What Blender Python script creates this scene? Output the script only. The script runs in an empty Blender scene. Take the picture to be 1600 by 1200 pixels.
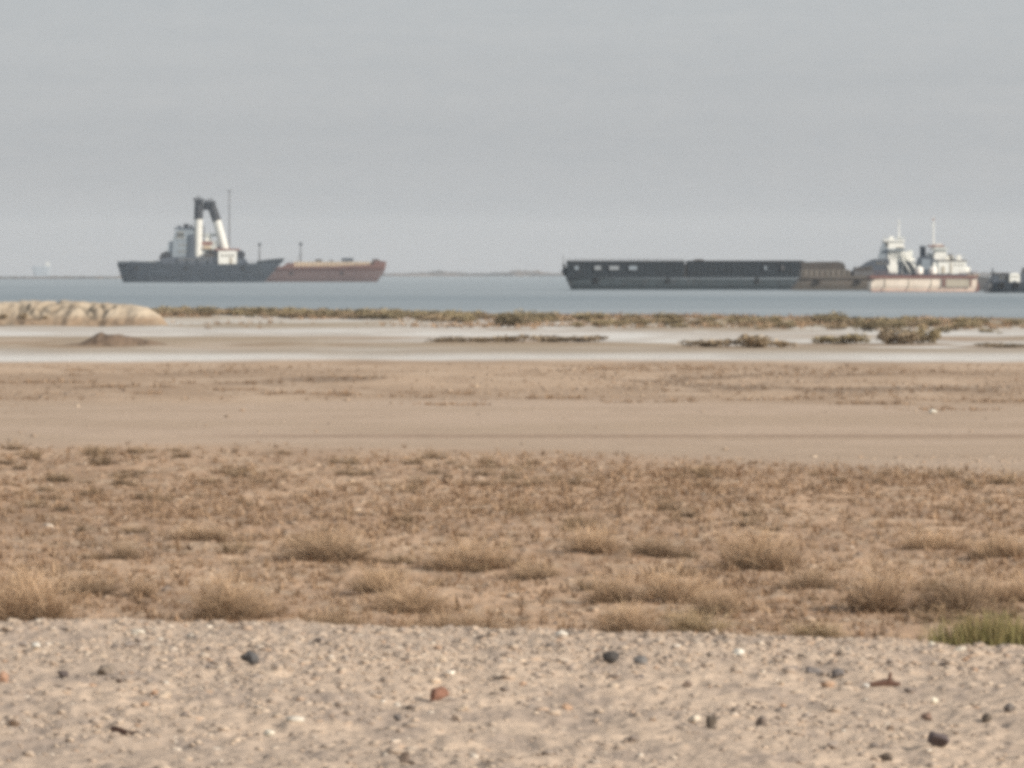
import bpy, math, random
import numpy as np

C = bpy.context.scene.collection
RNG = np.random.default_rng(7)
random.seed(7)
F = 8889.0            # focal length in photo pixels (200 mm on 36 mm)
HY = 428.0            # photo row of the horizon
CAMZ = 2.2
WATER = -0.7
PLAIN = -0.3
SUN_EL, SUN_AZ = 24.0, 122.0     # azimuth clockwise from +Y (view direction)

# ------------------------------------------------------------------ materials
def new_mat(name):
    m = bpy.data.materials.new(name); m.use_nodes = True
    nt = m.node_tree; nt.nodes.clear()
    out = nt.nodes.new('ShaderNodeOutputMaterial')
    b = nt.nodes.new('ShaderNodeBsdfPrincipled')
    nt.links.new(b.outputs[0], out.inputs[0])
    return m, nt, b

def N(nt, t, **kw):
    n = nt.nodes.new(t)
    for k, v in kw.items(): setattr(n, k, v)
    return n

def mixc(nt, fac, a, b, blend='MIX'):
    n = N(nt, 'ShaderNodeMix', data_type='RGBA', blend_type=blend)
    for sock, v in ((n.inputs[0], fac), (n.inputs[6], a), (n.inputs[7], b)):
        if hasattr(v, 'is_linked') or isinstance(v, bpy.types.NodeSocket): nt.links.new(v, sock)
        elif isinstance(v, (int, float)): sock.default_value = v
        else: sock.default_value = (*v[:3], 1)
    return n.outputs[2]

def noise(nt, vec, scale, detail=4, rough=.6):
    n = N(nt, 'ShaderNodeTexNoise'); n.inputs['Scale'].default_value = scale
    n.inputs['Detail'].default_value = detail; n.inputs['Roughness'].default_value = rough
    if vec is not None: nt.links.new(vec, n.inputs['Vector'])
    return n.outputs['Fac']

def ramp(nt, fac, p0, p1, c0=(0, 0, 0), c1=(1, 1, 1)):
    r = N(nt, 'ShaderNodeValToRGB'); nt.links.new(fac, r.inputs[0])
    e = r.color_ramp.elements
    e[0].position, e[1].position = p0, p1
    e[0].color, e[1].color = (*c0, 1), (*c1, 1)
    return r.outputs[0]

def mapping(nt, vec, scale):
    n = N(nt, 'ShaderNodeMapping'); n.inputs['Scale'].default_value = scale
    nt.links.new(vec, n.inputs['Vector']); return n.outputs[0]

def painted(name, col, rust=.25, rough=.6, rustcol=(.13, .055, .03), dirt=.5):
    """Weathered ship paint: vertical rust runs, blotches and grime."""
    m, nt, b = new_mat(name)
    tc = N(nt, 'ShaderNodeTexCoord').outputs['Object']
    blot = noise(nt, tc, .45, 5, .65)
    runs = noise(nt, mapping(nt, tc, (1.6, 1.6, .12)), 1.0, 5, .7)
    c = mixc(nt, ramp(nt, blot, .35, .7), [x * (1 - .35 * dirt) for x in col], [min(1, x * (1 + .15 * dirt)) for x in col])
    w = ramp(nt, runs, .62 - .25 * rust, .82 - .2 * rust)
    mul = N(nt, 'ShaderNodeMath', operation='MULTIPLY'); nt.links.new(w, mul.inputs[0]); mul.inputs[1].default_value = min(1, rust * 1.6)
    c = mixc(nt, mul.outputs[0], c, rustcol)
    nt.links.new(c, b.inputs['Base Color'])
    b.inputs['Roughness'].default_value = rough
    return m

def attr_mat(name, rough=.95, var=.25, scale=30, bump=0.0, bscale=60, spec=.2, obj_random=0.0):
    """Colour comes from the mesh's own colour layer, broken up by fine noise."""
    m, nt, b = new_mat(name)
    a = N(nt, 'ShaderNodeAttribute', attribute_name='Col').outputs['Color']
    pos = N(nt, 'ShaderNodeTexCoord').outputs['Object']
    n1 = noise(nt, pos, scale, 6, .7)
    c = mixc(nt, 1.0, a, ramp(nt, n1, .3, .7, (1 - var,) * 3, (1 + var * .6,) * 3), 'MULTIPLY')
    if obj_random:
        oi = N(nt, 'ShaderNodeObjectInfo').outputs['Random']
        c = mixc(nt, 1.0, c, ramp(nt, oi, 0, 1, (1 - obj_random, 1 - obj_random, 1 - obj_random * .9), (1 + obj_random, 1 + obj_random * .9, 1 + obj_random * .8)), 'MULTIPLY')
    nt.links.new(c, b.inputs['Base Color'])
    b.inputs['Roughness'].default_value = rough
    b.inputs['Specular IOR Level'].default_value = spec
    if bump:
        bn = N(nt, 'ShaderNodeBump'); bn.inputs['Strength'].default_value = bump; bn.inputs['Distance'].default_value = .03
        nt.links.new(noise(nt, pos, bscale, 6, .7), bn.inputs['Height'])
        nt.links.new(bn.outputs[0], b.inputs['Normal'])
    return m

def plain(name, col, rough=.7):
    m, nt, b = new_mat(name)
    tc = N(nt, 'ShaderNodeTexCoord').outputs['Object']
    c = mixc(nt, noise(nt, tc, 1.2, 4), [x * .75 for x in col], [min(1, x * 1.2) for x in col])
    nt.links.new(c, b.inputs['Base Color']); b.inputs['Roughness'].default_value = rough
    return m

M = dict(
    ground=attr_mat('ground_soil', var=.22, scale=9, bump=.5, bscale=25),
    stone=attr_mat('stone', rough=.85, var=.3, scale=60, bump=.4, bscale=80, spec=.3),
    twig=attr_mat('dry_twig', rough=.9, var=.2, scale=8, obj_random=.14),
    leaf=attr_mat('shore_leaf', rough=.8, var=.3, scale=3, obj_random=.22),
    dark_hull=painted('dark_hull_paint', (.034, .046, .062), .22, .6, rustcol=(.085, .06, .05), dirt=1.1),
    dark_wall=painted('dark_wall_paint', (.013, .021, .029), .14, .7, rustcol=(.045, .035, .035), dirt=1.0),
    dark_low=painted('dark_lower_hull', (.046, .062, .072), .22, .65, dirt=.9),
    rust=painted('red_rust_hull', (.165, .082, .066), .35, .7),
    rust_low=painted('grey_red_hull', (.125, .082, .078), .25, .7),
    cream=painted('cream_deck_paint', (.60, .47, .33), .15, .7),
    grey_tan=painted('tan_grey_hull', (.130, .112, .095), .3, .7),
    brown_top=painted('brown_cargo', (.075, .065, .058), .25, .8),
    tan=painted('tan_coaming', (.17, .15, .13), .3, .7),
    pale=painted('pale_peach_hull', (.84, .73, .62), .16, .65, rustcol=(.42, .2, .14)),
    pale_grey=painted('pale_khaki_panel', (.46, .41, .33), .3, .7),
    red_deck=painted('red_brown_deck', (.22, .105, .09), .2, .7),
    boot=painted('red_boot_top', (.36, .17, .15), .2, .7),
    stack_white=painted('stack_white_paint', (.66, .65, .61), .12, .55, rustcol=(.45, .34, .26), dirt=.4),
    white=painted('white_paint', (.84, .83, .78), .08, .5, rustcol=(.5, .38, .28), dirt=.25),
    offwhite=painted('aged_white_paint', (.55, .57, .55), .2, .6, rustcol=(.3, .2, .14)),
    bluegrey=painted('blue_grey_paint_and_shade', (.25, .29, .33), .12, .6),
    slate=painted('slate_paint', (.075, .09, .115), .1, .6),
    black=painted('soot_black', (.018, .020, .026), .1, .7),
    steel=painted('bare_steel', (.12, .12, .125), .3, .6),
    glass=plain('dark_window_glass', (.02, .03, .035), .12),
    roof_red=painted('red_brown_roof', (.24, .11, .085), .2, .7),
    rubber=plain('tyre_rubber', (.016, .015, .015), .85),
    pale_pane=plain('pale_glass', (.27, .29, .31), .5),
    ivory=plain('ivory_panel', (.78, .76, .66), .6),
)

# ------------------------------------------------------------------ mesh helpers
class MB:
    def __init__(s): s.v = []; s.f = []
    def add(s, vs, fs):
        o = len(s.v); s.v += [tuple(p) for p in vs]; s.f += [tuple(i + o for i in f) for f in fs]; return s
    def box(s, x0, x1, y0, y1, z0, z1, tx=0, ty=0):
        """Box; tx/ty pull the top inwards."""
        if x0 > x1: x0, x1 = x1, x0
        if z0 > z1: z0, z1 = z1, z0
        return s.add([(x0, y0, z0), (x1, y0, z0), (x1, y1, z0), (x0, y1, z0),
                      (x0 + tx, y0 + ty, z1), (x1 - tx, y0 + ty, z1), (x1 - tx, y1 - ty, z1), (x0 + tx, y1 - ty, z1)],
                     [(3, 2, 1, 0), (4, 5, 6, 7), (0, 1, 5, 4), (1, 2, 6, 5), (2, 3, 7, 6), (3, 0, 4, 7)])
    def prism(s, prof, y0, y1, bevel=0.0):
        """Profile in x-z (counter-clockwise seen from -y) extruded along y."""
        n = len(prof)
        vs = [(x, y0, z) for x, z in prof] + [(x, y1, z) for x, z in prof]
        fs = [tuple(range(n)), tuple(range(2 * n - 1, n - 1, -1))]
        fs += [(i, i + n, (i + 1) % n + n, (i + 1) % n) for i in range(n)]
        return s.add(vs, fs)
    def tube(s, p, q, r0, r1=None, n=10):
        r1 = r0 if r1 is None else r1
        p, q = np.array(p, float), np.array(q, float); d = q - p; d /= np.linalg.norm(d)
        a = np.cross(d, (0, 0, 1) if abs(d[2]) < .9 else (1, 0, 0)); a /= np.linalg.norm(a); b = np.cross(d, a)
        vs = []
        for c, r in ((p, r0), (q, r1)):
            vs += [c + r * (math.cos(t) * a + math.sin(t) * b) for t in np.arange(n) * 2 * math.pi / n]
        fs = [(i, (i + 1) % n, (i + 1) % n + n, i + n) for i in range(n)] + [tuple(range(n - 1, -1, -1)), tuple(range(n, 2 * n))]
        return s.add(vs, fs)
    def build(s, name, mat, parent=None, label=None):
        me = bpy.data.meshes.new(name); me.from_pydata(s.v, [], s.f); me.update()
        o = bpy.data.objects.new(name, me); C.objects.link(o); me.materials.append(mat)
        if parent is not None: o.parent = parent
        if label: o['label'] = label
        return o

def big_mesh(name, v, f, mat, col=None, smooth=False, kind=None):
    """Mesh out of numpy arrays: v (n,3), f (m,k), col (n,3)."""
    v = np.asarray(v, np.float32); f = np.asarray(f, np.int32)
    me = bpy.data.meshes.new(name); k = f.shape[1]
    me.vertices.add(len(v)); me.vertices.foreach_set('co', v.ravel())
    me.loops.add(f.size); me.loops.foreach_set('vertex_index', f.ravel())
    me.polygons.add(len(f)); me.polygons.foreach_set('loop_start', np.arange(len(f), dtype=np.int32) * k)
    try: me.polygons.foreach_set('loop_total', np.full(len(f), k, np.int32))
    except Exception: pass
    if smooth: me.polygons.foreach_set('use_smooth', np.ones(len(f), bool))
    me.update(calc_edges=True)
    if col is not None:
        ca = me.color_attributes.new('Col', 'FLOAT_COLOR', 'POINT')
        ca.data.foreach_set('color', np.c_[col, np.ones(len(v))].astype(np.float32).ravel())
    me.materials.append(mat)
    return me

def link(name, me, parent=None, kind=None):
    o = bpy.data.objects.new(name, me); C.objects.link(o)
    if parent is not None: o.parent = parent
    if kind: o['kind'] = kind
    return o

def tag(o, label, cat, group=None):
    o['label'] = label; o['category'] = cat
    if group: o['group'] = group
    return o

def thing(name, label, cat, loc, group=None):
    o = bpy.data.objects.new(name, None); C.objects.link(o); o.location = loc
    o.empty_display_size = .5
    return tag(o, label, cat, group)

# ------------------------------------------------------------------ numpy noise
def _h(ix, iy, seed):
    n = (ix.astype(np.int64) * 374761393 + iy.astype(np.int64) * 668265263 + seed * 1442695041) & 0x7fffffff
    n = ((n ^ (n >> 13)) * 1274126177) & 0x7fffffff
    return ((n ^ (n >> 16)) & 0xffff) / 65535.0
def vn(x, y, seed=0):
    ix, iy = np.floor(x), np.floor(y); fx, fy = x - ix, y - iy
    fx = fx * fx * (3 - 2 * fx); fy = fy * fy * (3 - 2 * fy)
    a, b, c, d = _h(ix, iy, seed), _h(ix + 1, iy, seed), _h(ix, iy + 1, seed), _h(ix + 1, iy + 1, seed)
    return (a * (1 - fx) + b * fx) * (1 - fy) + (c * (1 - fx) + d * fx) * fy
def fbm(x, y, seed=0, o=4):
    s = 0; a = .5; t = 0
    for i in range(o):
        s = s + a * vn(x * 2 ** i + 17.3 * i, y * 2 ** i - 9.1 * i, seed + i); t += a; a *= .55
    return s / t
def ss(a, b, x):
    t = np.clip((x - a) / (b - a), 0, 1); return t * t * (3 - 2 * t)

# ------------------------------------------------------------------ terrain
def dist_of(py, h): return h * F / (py - HY)
def crest(s):
    px = np.clip(800 + 800 * s, -300, 1900)
    py = np.interp(px, [-300, 0, 500, 900, 1300, 1600, 1900], [974, 975, 979, 990, 1000, 1019, 1035])
    return dist_of(py, CAMZ) + .45 * (fbm(px / 60.0, px * 0 + 3.3, 5) - .5)
def shore(s):
    px = np.clip(800 + 800 * s, -1500, 2600)
    py = np.interp(px, [-1500, 300, 700, 1000, 1300, 1600, 2600], [484, 488, 491, 495, 499, 502, 512])
    return dist_of(py, CAMZ - WATER - .02) + 14 * (fbm(px / 130.0, px * 0 + 1.7, 8) - .5)
def S_of(x, y): return x / (.09 * (y + 3))

def height(x, y):
    s = S_of(x, y); yc = crest(s); ysh = shore(s)
    g = 1 - ss(0.0, 2.4, y - yc)                           # 1 on the gravel bank
    z = PLAIN * (1 - g)
    z = z + ss(150, 380, y) * (WATER + .1 - PLAIN) * (1 - g)
    z = z + g * ((fbm(x * .55, y * .55, 1, 3) - .5) * .07 + (fbm(x * 3, y * 3, 2, 4) - .5) * .075 + (fbm(x * 13, y * 9, 7, 3) - .5) * .045)
    scr = (1 - g) * (1 - ss(68, 78, y + 7 * np.clip(s, -1.2, 1.2)))
    z = z + scr * ((fbm(x * .35, y * .35, 3, 3) - .5) * .10 + (fbm(x * 2.2, y * 2.2, 4, 4) - .5) * .07 + (fbm(x * 8, y * 5, 12, 3) - .5) * .05)
    track = ss(70, 78, y)
    z = z + track * (1 - ss(108, 116, y)) * (fbm(x * .15, y * .3, 6, 3) - .5) * .015
    # low windrow running along the middle of the track
    z = z + .035 * np.exp(-((y - 87.3 - .3 * (fbm(x * .4, y * 0, 9, 2) - .5)) / .45) ** 2)
    rough = ss(112, 120, y) * (1 - ss(150, 162, y))
    z = z + rough * ((fbm(x * .22, y * .12, 11, 4) - .5) * .16)
    salt = ss(158, 172, y)
    hm = ss(.52, .72, fbm(x * .09, y * .045, 13, 4))
    z = z + salt * (1 - ss(345, 385, y)) * (hm * .10 + (fbm(x * .5, y * .3, 14, 3) - .5) * .02)
    z = z - ss(0, 26, y - ysh) * 1.0
    return z

def L(*c): return np.array(c, float)
WRACK = [(-60, 150, 598), (120, 300, 606), (215, 440, 600), (60, 270, 615), (250, 420, 610), (400, 560, 617), (0, 40, 637), (520, 700, 620), (620, 660, 614), (690, 800, 614),
         (800, 960, 622), (1130, 1200, 625), (1210, 1255, 624), (1260, 1420, 632), (1480, 1620, 628), (840, 880, 601), (-40, 30, 607), (930, 1080, 628), (560, 760, 633), (1400, 1560, 640), (100, 240, 578), (900, 1100, 577)]
def wrack(x, y):
    q = np.zeros_like(x)
    for a, b, r in WRACK:
        d = 2.5 * F / (r - HY); xa, xb = (a - 800) / F * d, (b - 800) / F * d
        yy = d + 1.6 * (fbm(x * .8, x * 0 + r, 57) - .5)
        q = np.maximum(q, np.exp(-((y - yy) / .55) ** 2) * ss(xa - .3, xa + .5, x) * (1 - ss(xb - .5, xb + .3, x)) * ss(.32, .55, fbm(x * 1.6, x * 0 + r, 58)))
    return q
def paint(x, y, z):
    s = S_of(x, y); yc = crest(s); ysh = shore(s)
    def mix(a, b, t): return a * (1 - t[..., None]) + b * t[..., None]
    g = 1 - ss(-.1, 1.1, y - yc)
    n1, n2, n3 = fbm(x * .9, y * .5, 31), fbm(x * 4, y * 2.2, 32), fbm(x * .25, y * .06, 33)
    grav = mix(L(.63, .49, .385), L(.52, .41, .33), ss(.35, .68, n1))
    grav = mix(grav, L(.38, .305, .26), ss(.54, .66, fbm(x * 3.4, y * 1.2, 35)) * .6)  # elongated dark blotches: small shadows painted into the gravel colour
    grav = mix(grav, L(.64, .50, .39), ss(.55, .75, n2) * .6)
    scrub = mix(L(.55, .38, .265), L(.43, .29, .2), ss(.35, .65, fbm(x * .7, y * .25, 34)))
    scrub = mix(scrub, L(.56, .43, .32), ss(.52, .72, n2) * .6)
    scrub = mix(scrub, L(.26, .175, .115), ss(.58, .74, fbm(x * 3.2, y * 1.1, 47)) * .6)
    trk = mix(L(.525, .40, .31), L(.475, .36, .272), ss(.35, .65, fbm(x * .2, y * .5, 36)))
    windrow_shade = np.exp(-((y - 87.0) / .45) ** 2) * ss(-.75, -.35, s)
    trk = mix(trk, L(.31, .215, .16), np.clip(windrow_shade, 0, 1) * .75)  # shade of the windrow's near face, painted into the track colour
    sand = mix(L(.525, .385, .28), L(.43, .31, .222), ss(.4, .62, fbm(x * .12, y * .1, 37)))
    sand = mix(sand, L(.36, .255, .18), ss(.54, .66, fbm(x * .8, y * .22, 53)) * .5)
    sand = mix(sand, L(.60, .46, .35), ss(.56, .68, fbm(x * .6, y * .2, 54)) * .5)
    trk = mix(trk, L(.43, .32, .24), ss(.55, .68, fbm(x * .9, y * .5, 55)) * .35)
    st = ss(.58, .70, fbm(x * .28, y * .09, 38)) * ss(116, 122, y) * (1 - ss(136, 146, y))
    sand = mix(sand, L(.26, .19, .14), st * .75)
    sand = mix(sand, L(.25, .175, .125), wrack(x, y) * .8)
    white = mix(L(.70, .675, .655), L(.58, .545, .515), ss(.42, .66, n3))
    white = mix(white, L(.49, .425, .37), ss(.50, .62, fbm(x * .22, y * .07, 62, 5)) * .5 * (1 - .7 * (1 - ss(182, 190, y))))
    tan = L(.47, .34, .235)
    c = scrub
    e1 = y + 7 * (fbm(x * .25, y * .05, 40) - .5) + 7 * np.clip(s, -1.2, 1.2) - 2        # ragged edge of the scrub
    c = mix(c, trk, ss(72, 79, e1))
    c = mix(c, sand, ss(108, 116, y + 12 * (fbm(x * .12, y * .05, 41, 5) - .5)))
    c = mix(c, white, ss(160, 166, y + 12 * (fbm(x * .10, y * .03, 42, 5) - .5)))
    # tan tongues of silt lying on the salt
    band = ss(184, 196, y) * (1 - ss(230, 250, y + 30 * (fbm(x * .06, y * .02, 52) - .5)))
    c = mix(c, tan, band * ss(.42, .58, fbm(x * .06, y * .025, 43) + .08 * np.clip(-s, -1, 1)) * .6)
    c = mix(c, L(.36, .24, .15), band * ss(.50, .62, fbm(x * .16, y * .07, 46)) * .7)
    c = mix(c, L(.72, .65, .59), ss(270, 300, y) * ss(.5, .62, fbm(x * .05, y * .03, 48)) * .6)
    hm = ss(.50, .70, fbm(x * .09, y * .045, 13, 4))
    c = mix(c, L(.36, .28, .20), hm * ss(165, 180, y) * .8)
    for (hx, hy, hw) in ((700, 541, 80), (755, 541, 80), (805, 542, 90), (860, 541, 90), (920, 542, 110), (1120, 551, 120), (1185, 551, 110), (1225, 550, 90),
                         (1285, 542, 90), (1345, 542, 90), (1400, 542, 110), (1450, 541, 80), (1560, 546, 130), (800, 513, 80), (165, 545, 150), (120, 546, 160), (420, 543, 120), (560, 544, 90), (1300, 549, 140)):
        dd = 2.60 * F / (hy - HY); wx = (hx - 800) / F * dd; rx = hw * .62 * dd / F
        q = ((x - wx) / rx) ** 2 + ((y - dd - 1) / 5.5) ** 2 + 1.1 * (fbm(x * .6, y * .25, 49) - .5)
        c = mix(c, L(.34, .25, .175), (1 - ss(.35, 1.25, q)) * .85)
    rside = ss(-.2, .5, s)
    c = mix(c, L(.33, .27, .18), ss(265, 300, y) * (.25 + .55 * rside) * ss(.3, .55, fbm(x * .1, y * .06, 44)))
    c = mix(c, L(.24, .19, .14), ss(-30, -6, y - ysh) * .8)
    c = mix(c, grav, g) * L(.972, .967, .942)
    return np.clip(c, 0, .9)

inn = np.linspace(-1.3, 1.3, 470)
out = 1.3 * np.geomspace(1.04, 32, 34)
S_COLS = np.r_[-out[::-1], inn, out]

def strip(name, ya, yb, vs):
    """One band of ground between the border curves ya(s), yb(s)."""
    s = S_COLS
    a, b = ya(s), yb(s)
    Y = a[None, :] + (b - a)[None, :] * np.asarray(vs)[:, None]
    X = s[None, :] * .09 * (Y + 3)
    Z = height(X, Y)
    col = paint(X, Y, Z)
    nr, nc = Y.shape
    i = (np.arange(nr - 1)[:, None] * nc + np.arange(nc - 1)[None, :]).ravel()
    f = np.c_[i, i + 1, i + nc + 1, i + nc]
    me = big_mesh(name, np.stack([X, Y, Z], -1).reshape(-1, 3), f, M['ground'], col.reshape(-1, 3), smooth=True)
    o = link(name, me, kind='structure'); return o

K = lambda v: (lambda s: np.full_like(s, v))
scrub_end = lambda s: 72 - 4 * np.clip(s, -1.5, 1.5) * -1 * -1 + 1.5 * (fbm(s * 9, s * 0, 50) - .5)
salt_start = lambda s: 163 + 3 * (fbm(s * 7, s * 0 + 2, 51) - .5)
strip('gravel_bank', K(1.0), lambda s: crest(s) + .6, np.r_[np.linspace(0, .62, 30), np.linspace(.62, 1, 262)[1:]])
strip('scrub_plain', lambda s: crest(s) + .6, scrub_end, np.linspace(0, 1, 250))
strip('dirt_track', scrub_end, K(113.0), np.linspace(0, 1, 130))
strip('sand_flat', K(113.0), salt_start, np.linspace(0, 1, 70))
strip('salt_flat', salt_start, lambda s: shore(s) + 40, np.linspace(0, 1, 130))

# ------------------------------------------------------------------ water
def water():
    m, nt, b = new_mat('sea_water')
    tc = N(nt, 'ShaderNodeTexCoord').outputs['Object']
    w1 = noise(nt, mapping(nt, tc, (.5, .28, 1)), .9, 7, .7)
    swell = noise(nt, mapping(nt, tc, (.006, .008, 1)), 1.0, 3, .5)
    c = mixc(nt, ramp(nt, swell, .35, .65), (.165, .21, .235), (.275, .315, .335))
    nt.links.new(c, b.inputs['Base Color'])
    b.inputs['Roughness'].default_value = .32; b.inputs['IOR'].default_value = 1.33
    bn = N(nt, 'ShaderNodeBump'); bn.inputs['Strength'].default_value = .8; bn.inputs['Distance'].default_value = .25
    nt.links.new(w1, bn.inputs['Height']); nt.links.new(bn.outputs[0], b.inputs['Normal'])
    ys = np.r_[300, 420, 560, 800, 1200, 2000, 3500, 6000, 9000]; xs = np.linspace(-9000, 9000, 60)
    X, Y = np.meshgrid(xs, ys); nc = len(xs)
    i = (np.arange(len(ys) - 1)[:, None] * nc + np.arange(nc - 1)[None, :]).ravel()
    me = big_mesh('water', np.stack([X, Y, X * 0 + WATER], -1).reshape(-1, 3), np.c_[i, i + 1, i + nc + 1, i + nc], m)
    link('water', me, kind='structure')
water()

def far_shore():
    m, nt, b = new_mat('far_land')
    tc = N(nt, 'ShaderNodeTexCoord').outputs['Object']
    c = mixc(nt, ramp(nt, noise(nt, tc, .02, 5), .4, .6), (.05, .046, .04), (.17, .13, .10))
    nt.links.new(c, b.inputs['Base Color']); b.inputs['Roughness'].default_value = .95
    px = np.linspace(-900, 2500, 700)
    D = np.interp(px, [-900, 150, 560, 2500], [3300, 3500, 6300, 6800])
    lift = 1.9 + 1.4 * ss(560, 640, px) + 3.2 * np.exp(-((px - 690) / 22) ** 2) + 5 * np.exp(-((px - 818) / 30) ** 2) * fbm(px / 9, px * 0, 60) * 1.6
    top = lift * (.6 + .7 * fbm(px / 6.0, px * 0 + 4, 61)) + np.where(px < 300, -.6, .8)
    rows = []
    for dy, hz in ((0, -1.0), (15, .55), (60, .9), (220, 1.0), (900, .6)):
        Y = D + dy; X = (px - 800) / F * Y
        rows.append(np.stack([X, Y, (WATER - .4 if hz < 0 else WATER + top * hz)], -1) if hz > 0 else np.stack([X, Y, np.full_like(X, WATER - .4)], -1))
    V = np.stack(rows); nr, nc = V.shape[:2]
    i = (np.arange(nr - 1)[:, None] * nc + np.arange(nc - 1)[None, :]).ravel()
    me = big_mesh('far_shore', V.reshape(-1, 3), np.c_[i, i + 1, i + nc + 1, i + nc], m)
    link('far_shore', me, kind='structure')
far_shore()

# ------------------------------------------------------------------ ships
class Ship:
    def __init__(s, name, label, cat, px0, wl, group=None):
        s.D = dist_of(wl, CAMZ - WATER); s.k = s.D / F; s.wl = wl; s.px0 = px0
        s.root = thing(name, label, cat, ((px0 - 800) * s.k, s.D, WATER), group)
    def x(s, px): return (px - s.px0) * s.k
    def z(s, py): return (s.wl - py) * s.k
    def pts(s, pp): return [(s.x(a), s.z(b)) for a, b in pp]
    def box(s, mb, a, b, t, u, y0, y1, **kw): return mb.box(s.x(a), s.x(b), y0, y1, s.z(u), s.z(t), **kw)
    def part(s, mb, name, mat, parent=None, label=None): return mb.build(name, M[mat], parent or s.root, label)
    def pbox(s, name, mat, a, b, t, u, y0, y1, parent=None, label=None, **kw):
        return s.part(s.box(MB(), a, b, t, u, y0, y1, **kw), name, mat, parent, label)
    def hull(s, name, mat, top, bot, W, parent=None, inset=.15, y0=None):
        """top, bot: photo points of the sheer line and of the keel line from left to right; the ends pinch in plan."""
        xs = np.linspace(0, 1, 25)
        tp = np.array(top, float); bp = np.array(bot, float)
        def along(p, t):
            u = np.r_[0, np.cumsum(np.abs(np.diff(p[:, 0])) + 1e-6)]; u /= u[-1]
            return np.interp(t, u, p[:, 0]), np.interp(t, u, p[:, 1])
        y0 = -W / 2 if y0 is None else y0
        v, f = [], []
        for t in xs:
            w = W * (1 - inset * (abs(2 * t - 1) ** 6))
            ax, az = along(tp, t); bx, bz = along(bp, t)
            mx, mz = .45 * ax + .55 * bx, .45 * az + .55 * bz
            for (qx, qz, ww) in ((bx, bz, w * .90), (mx, mz, w * .985), (ax, az, w)):
                v.append((s.x(qx), y0 + W / 2 - ww / 2, s.z(qz)))
            for (qx, qz, ww) in ((ax, az, w), (mx, mz, w * .985), (bx, bz, w * .90)):
                v.append((s.x(qx), y0 + W / 2 + ww / 2, s.z(qz)))
        n = len(xs)
        for i in range(n - 1):
            o, q = i * 6, (i + 1) * 6
            for j in range(6): f.append((o + j, q + j, q + (j + 1) % 6, o + (j + 1) % 6))
        f.append((0, 1, 2, 3, 4, 5)); f.append(tuple((n - 1) * 6 + j for j in (5, 4, 3, 2, 1, 0)))
        mb = MB().add(v, f)
        return s.part(mb, name, mat, parent)
    def rail(s, a, b, py, y, hgt=1.0, mat='steel', parent=None, n=None):
        """Rail with posts along a deck edge at photo row py."""
        mb = MB(); x0, x1, z = s.x(a), s.x(b), s.z(py); n = n or max(2, int(abs(x1 - x0) / 1.6))
        r = .028
        for i in range(n + 1):
            xx = x0 + (x1 - x0) * i / n; mb.tube((xx, y, z - .05), (xx, y, z + hgt), r, n=5)
        for q in (.5, 1.0): mb.tube((x0, y, z + hgt * q), (x1, y, z + hgt * q), r, n=5)
        return s.part(mb, 'railing', mat, parent)
    def windows(s, a, b, py0, py1, n, y, parent, gap=.3):
        for i in range(n):
            w = (b - a) / n; p = a + w * i + w * gap / 2
            fr = s.pbox('window', 'pale_grey', p, p + w * (1 - gap), py0, py1, y - .05, y + .06, parent)
            s.pbox('pane', 'glass', p + w * .07, p + w * (1 - gap) - w * .07, py0 + (py1 - py0) * .12, py1 - (py1 - py0) * .12, y - .07, y - .03, fr)
    def tyre(s, px, py, r, y):
        mb = MB(); n, m_ = 16, 8; v, f = [], []
        for i in range(n):
            t = 2 * math.pi * i / n
            for j in range(m_):
                u = 2 * math.pi * j / m_; R = r * .72 + r * .28 * math.cos(u)
                v.append((s.x(px) + R * math.cos(t), y + r * .28 * math.sin(u), s.z(py) + R * math.sin(t)))
        for i in range(n):
            for j in range(m_):
                f.append((i * m_ + j, ((i + 1) % n) * m_ + j, ((i + 1) % n) * m_ + (j + 1) % m_, i * m_ + (j + 1) % m_))
        return s.part(mb.add(v, f), 'tyre_fender', 'rubber')
    def pole(s, name, px, py0, py1, r, y=0, mat='steel', parent=None, px1=None, r1=None):
        return s.part(MB().tube((s.x(px), y, s.z(py1)), (s.x(px if px1 is None else px1), y, s.z(py0)), r, r1 or r * .6, n=8), name, mat, parent)

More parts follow.
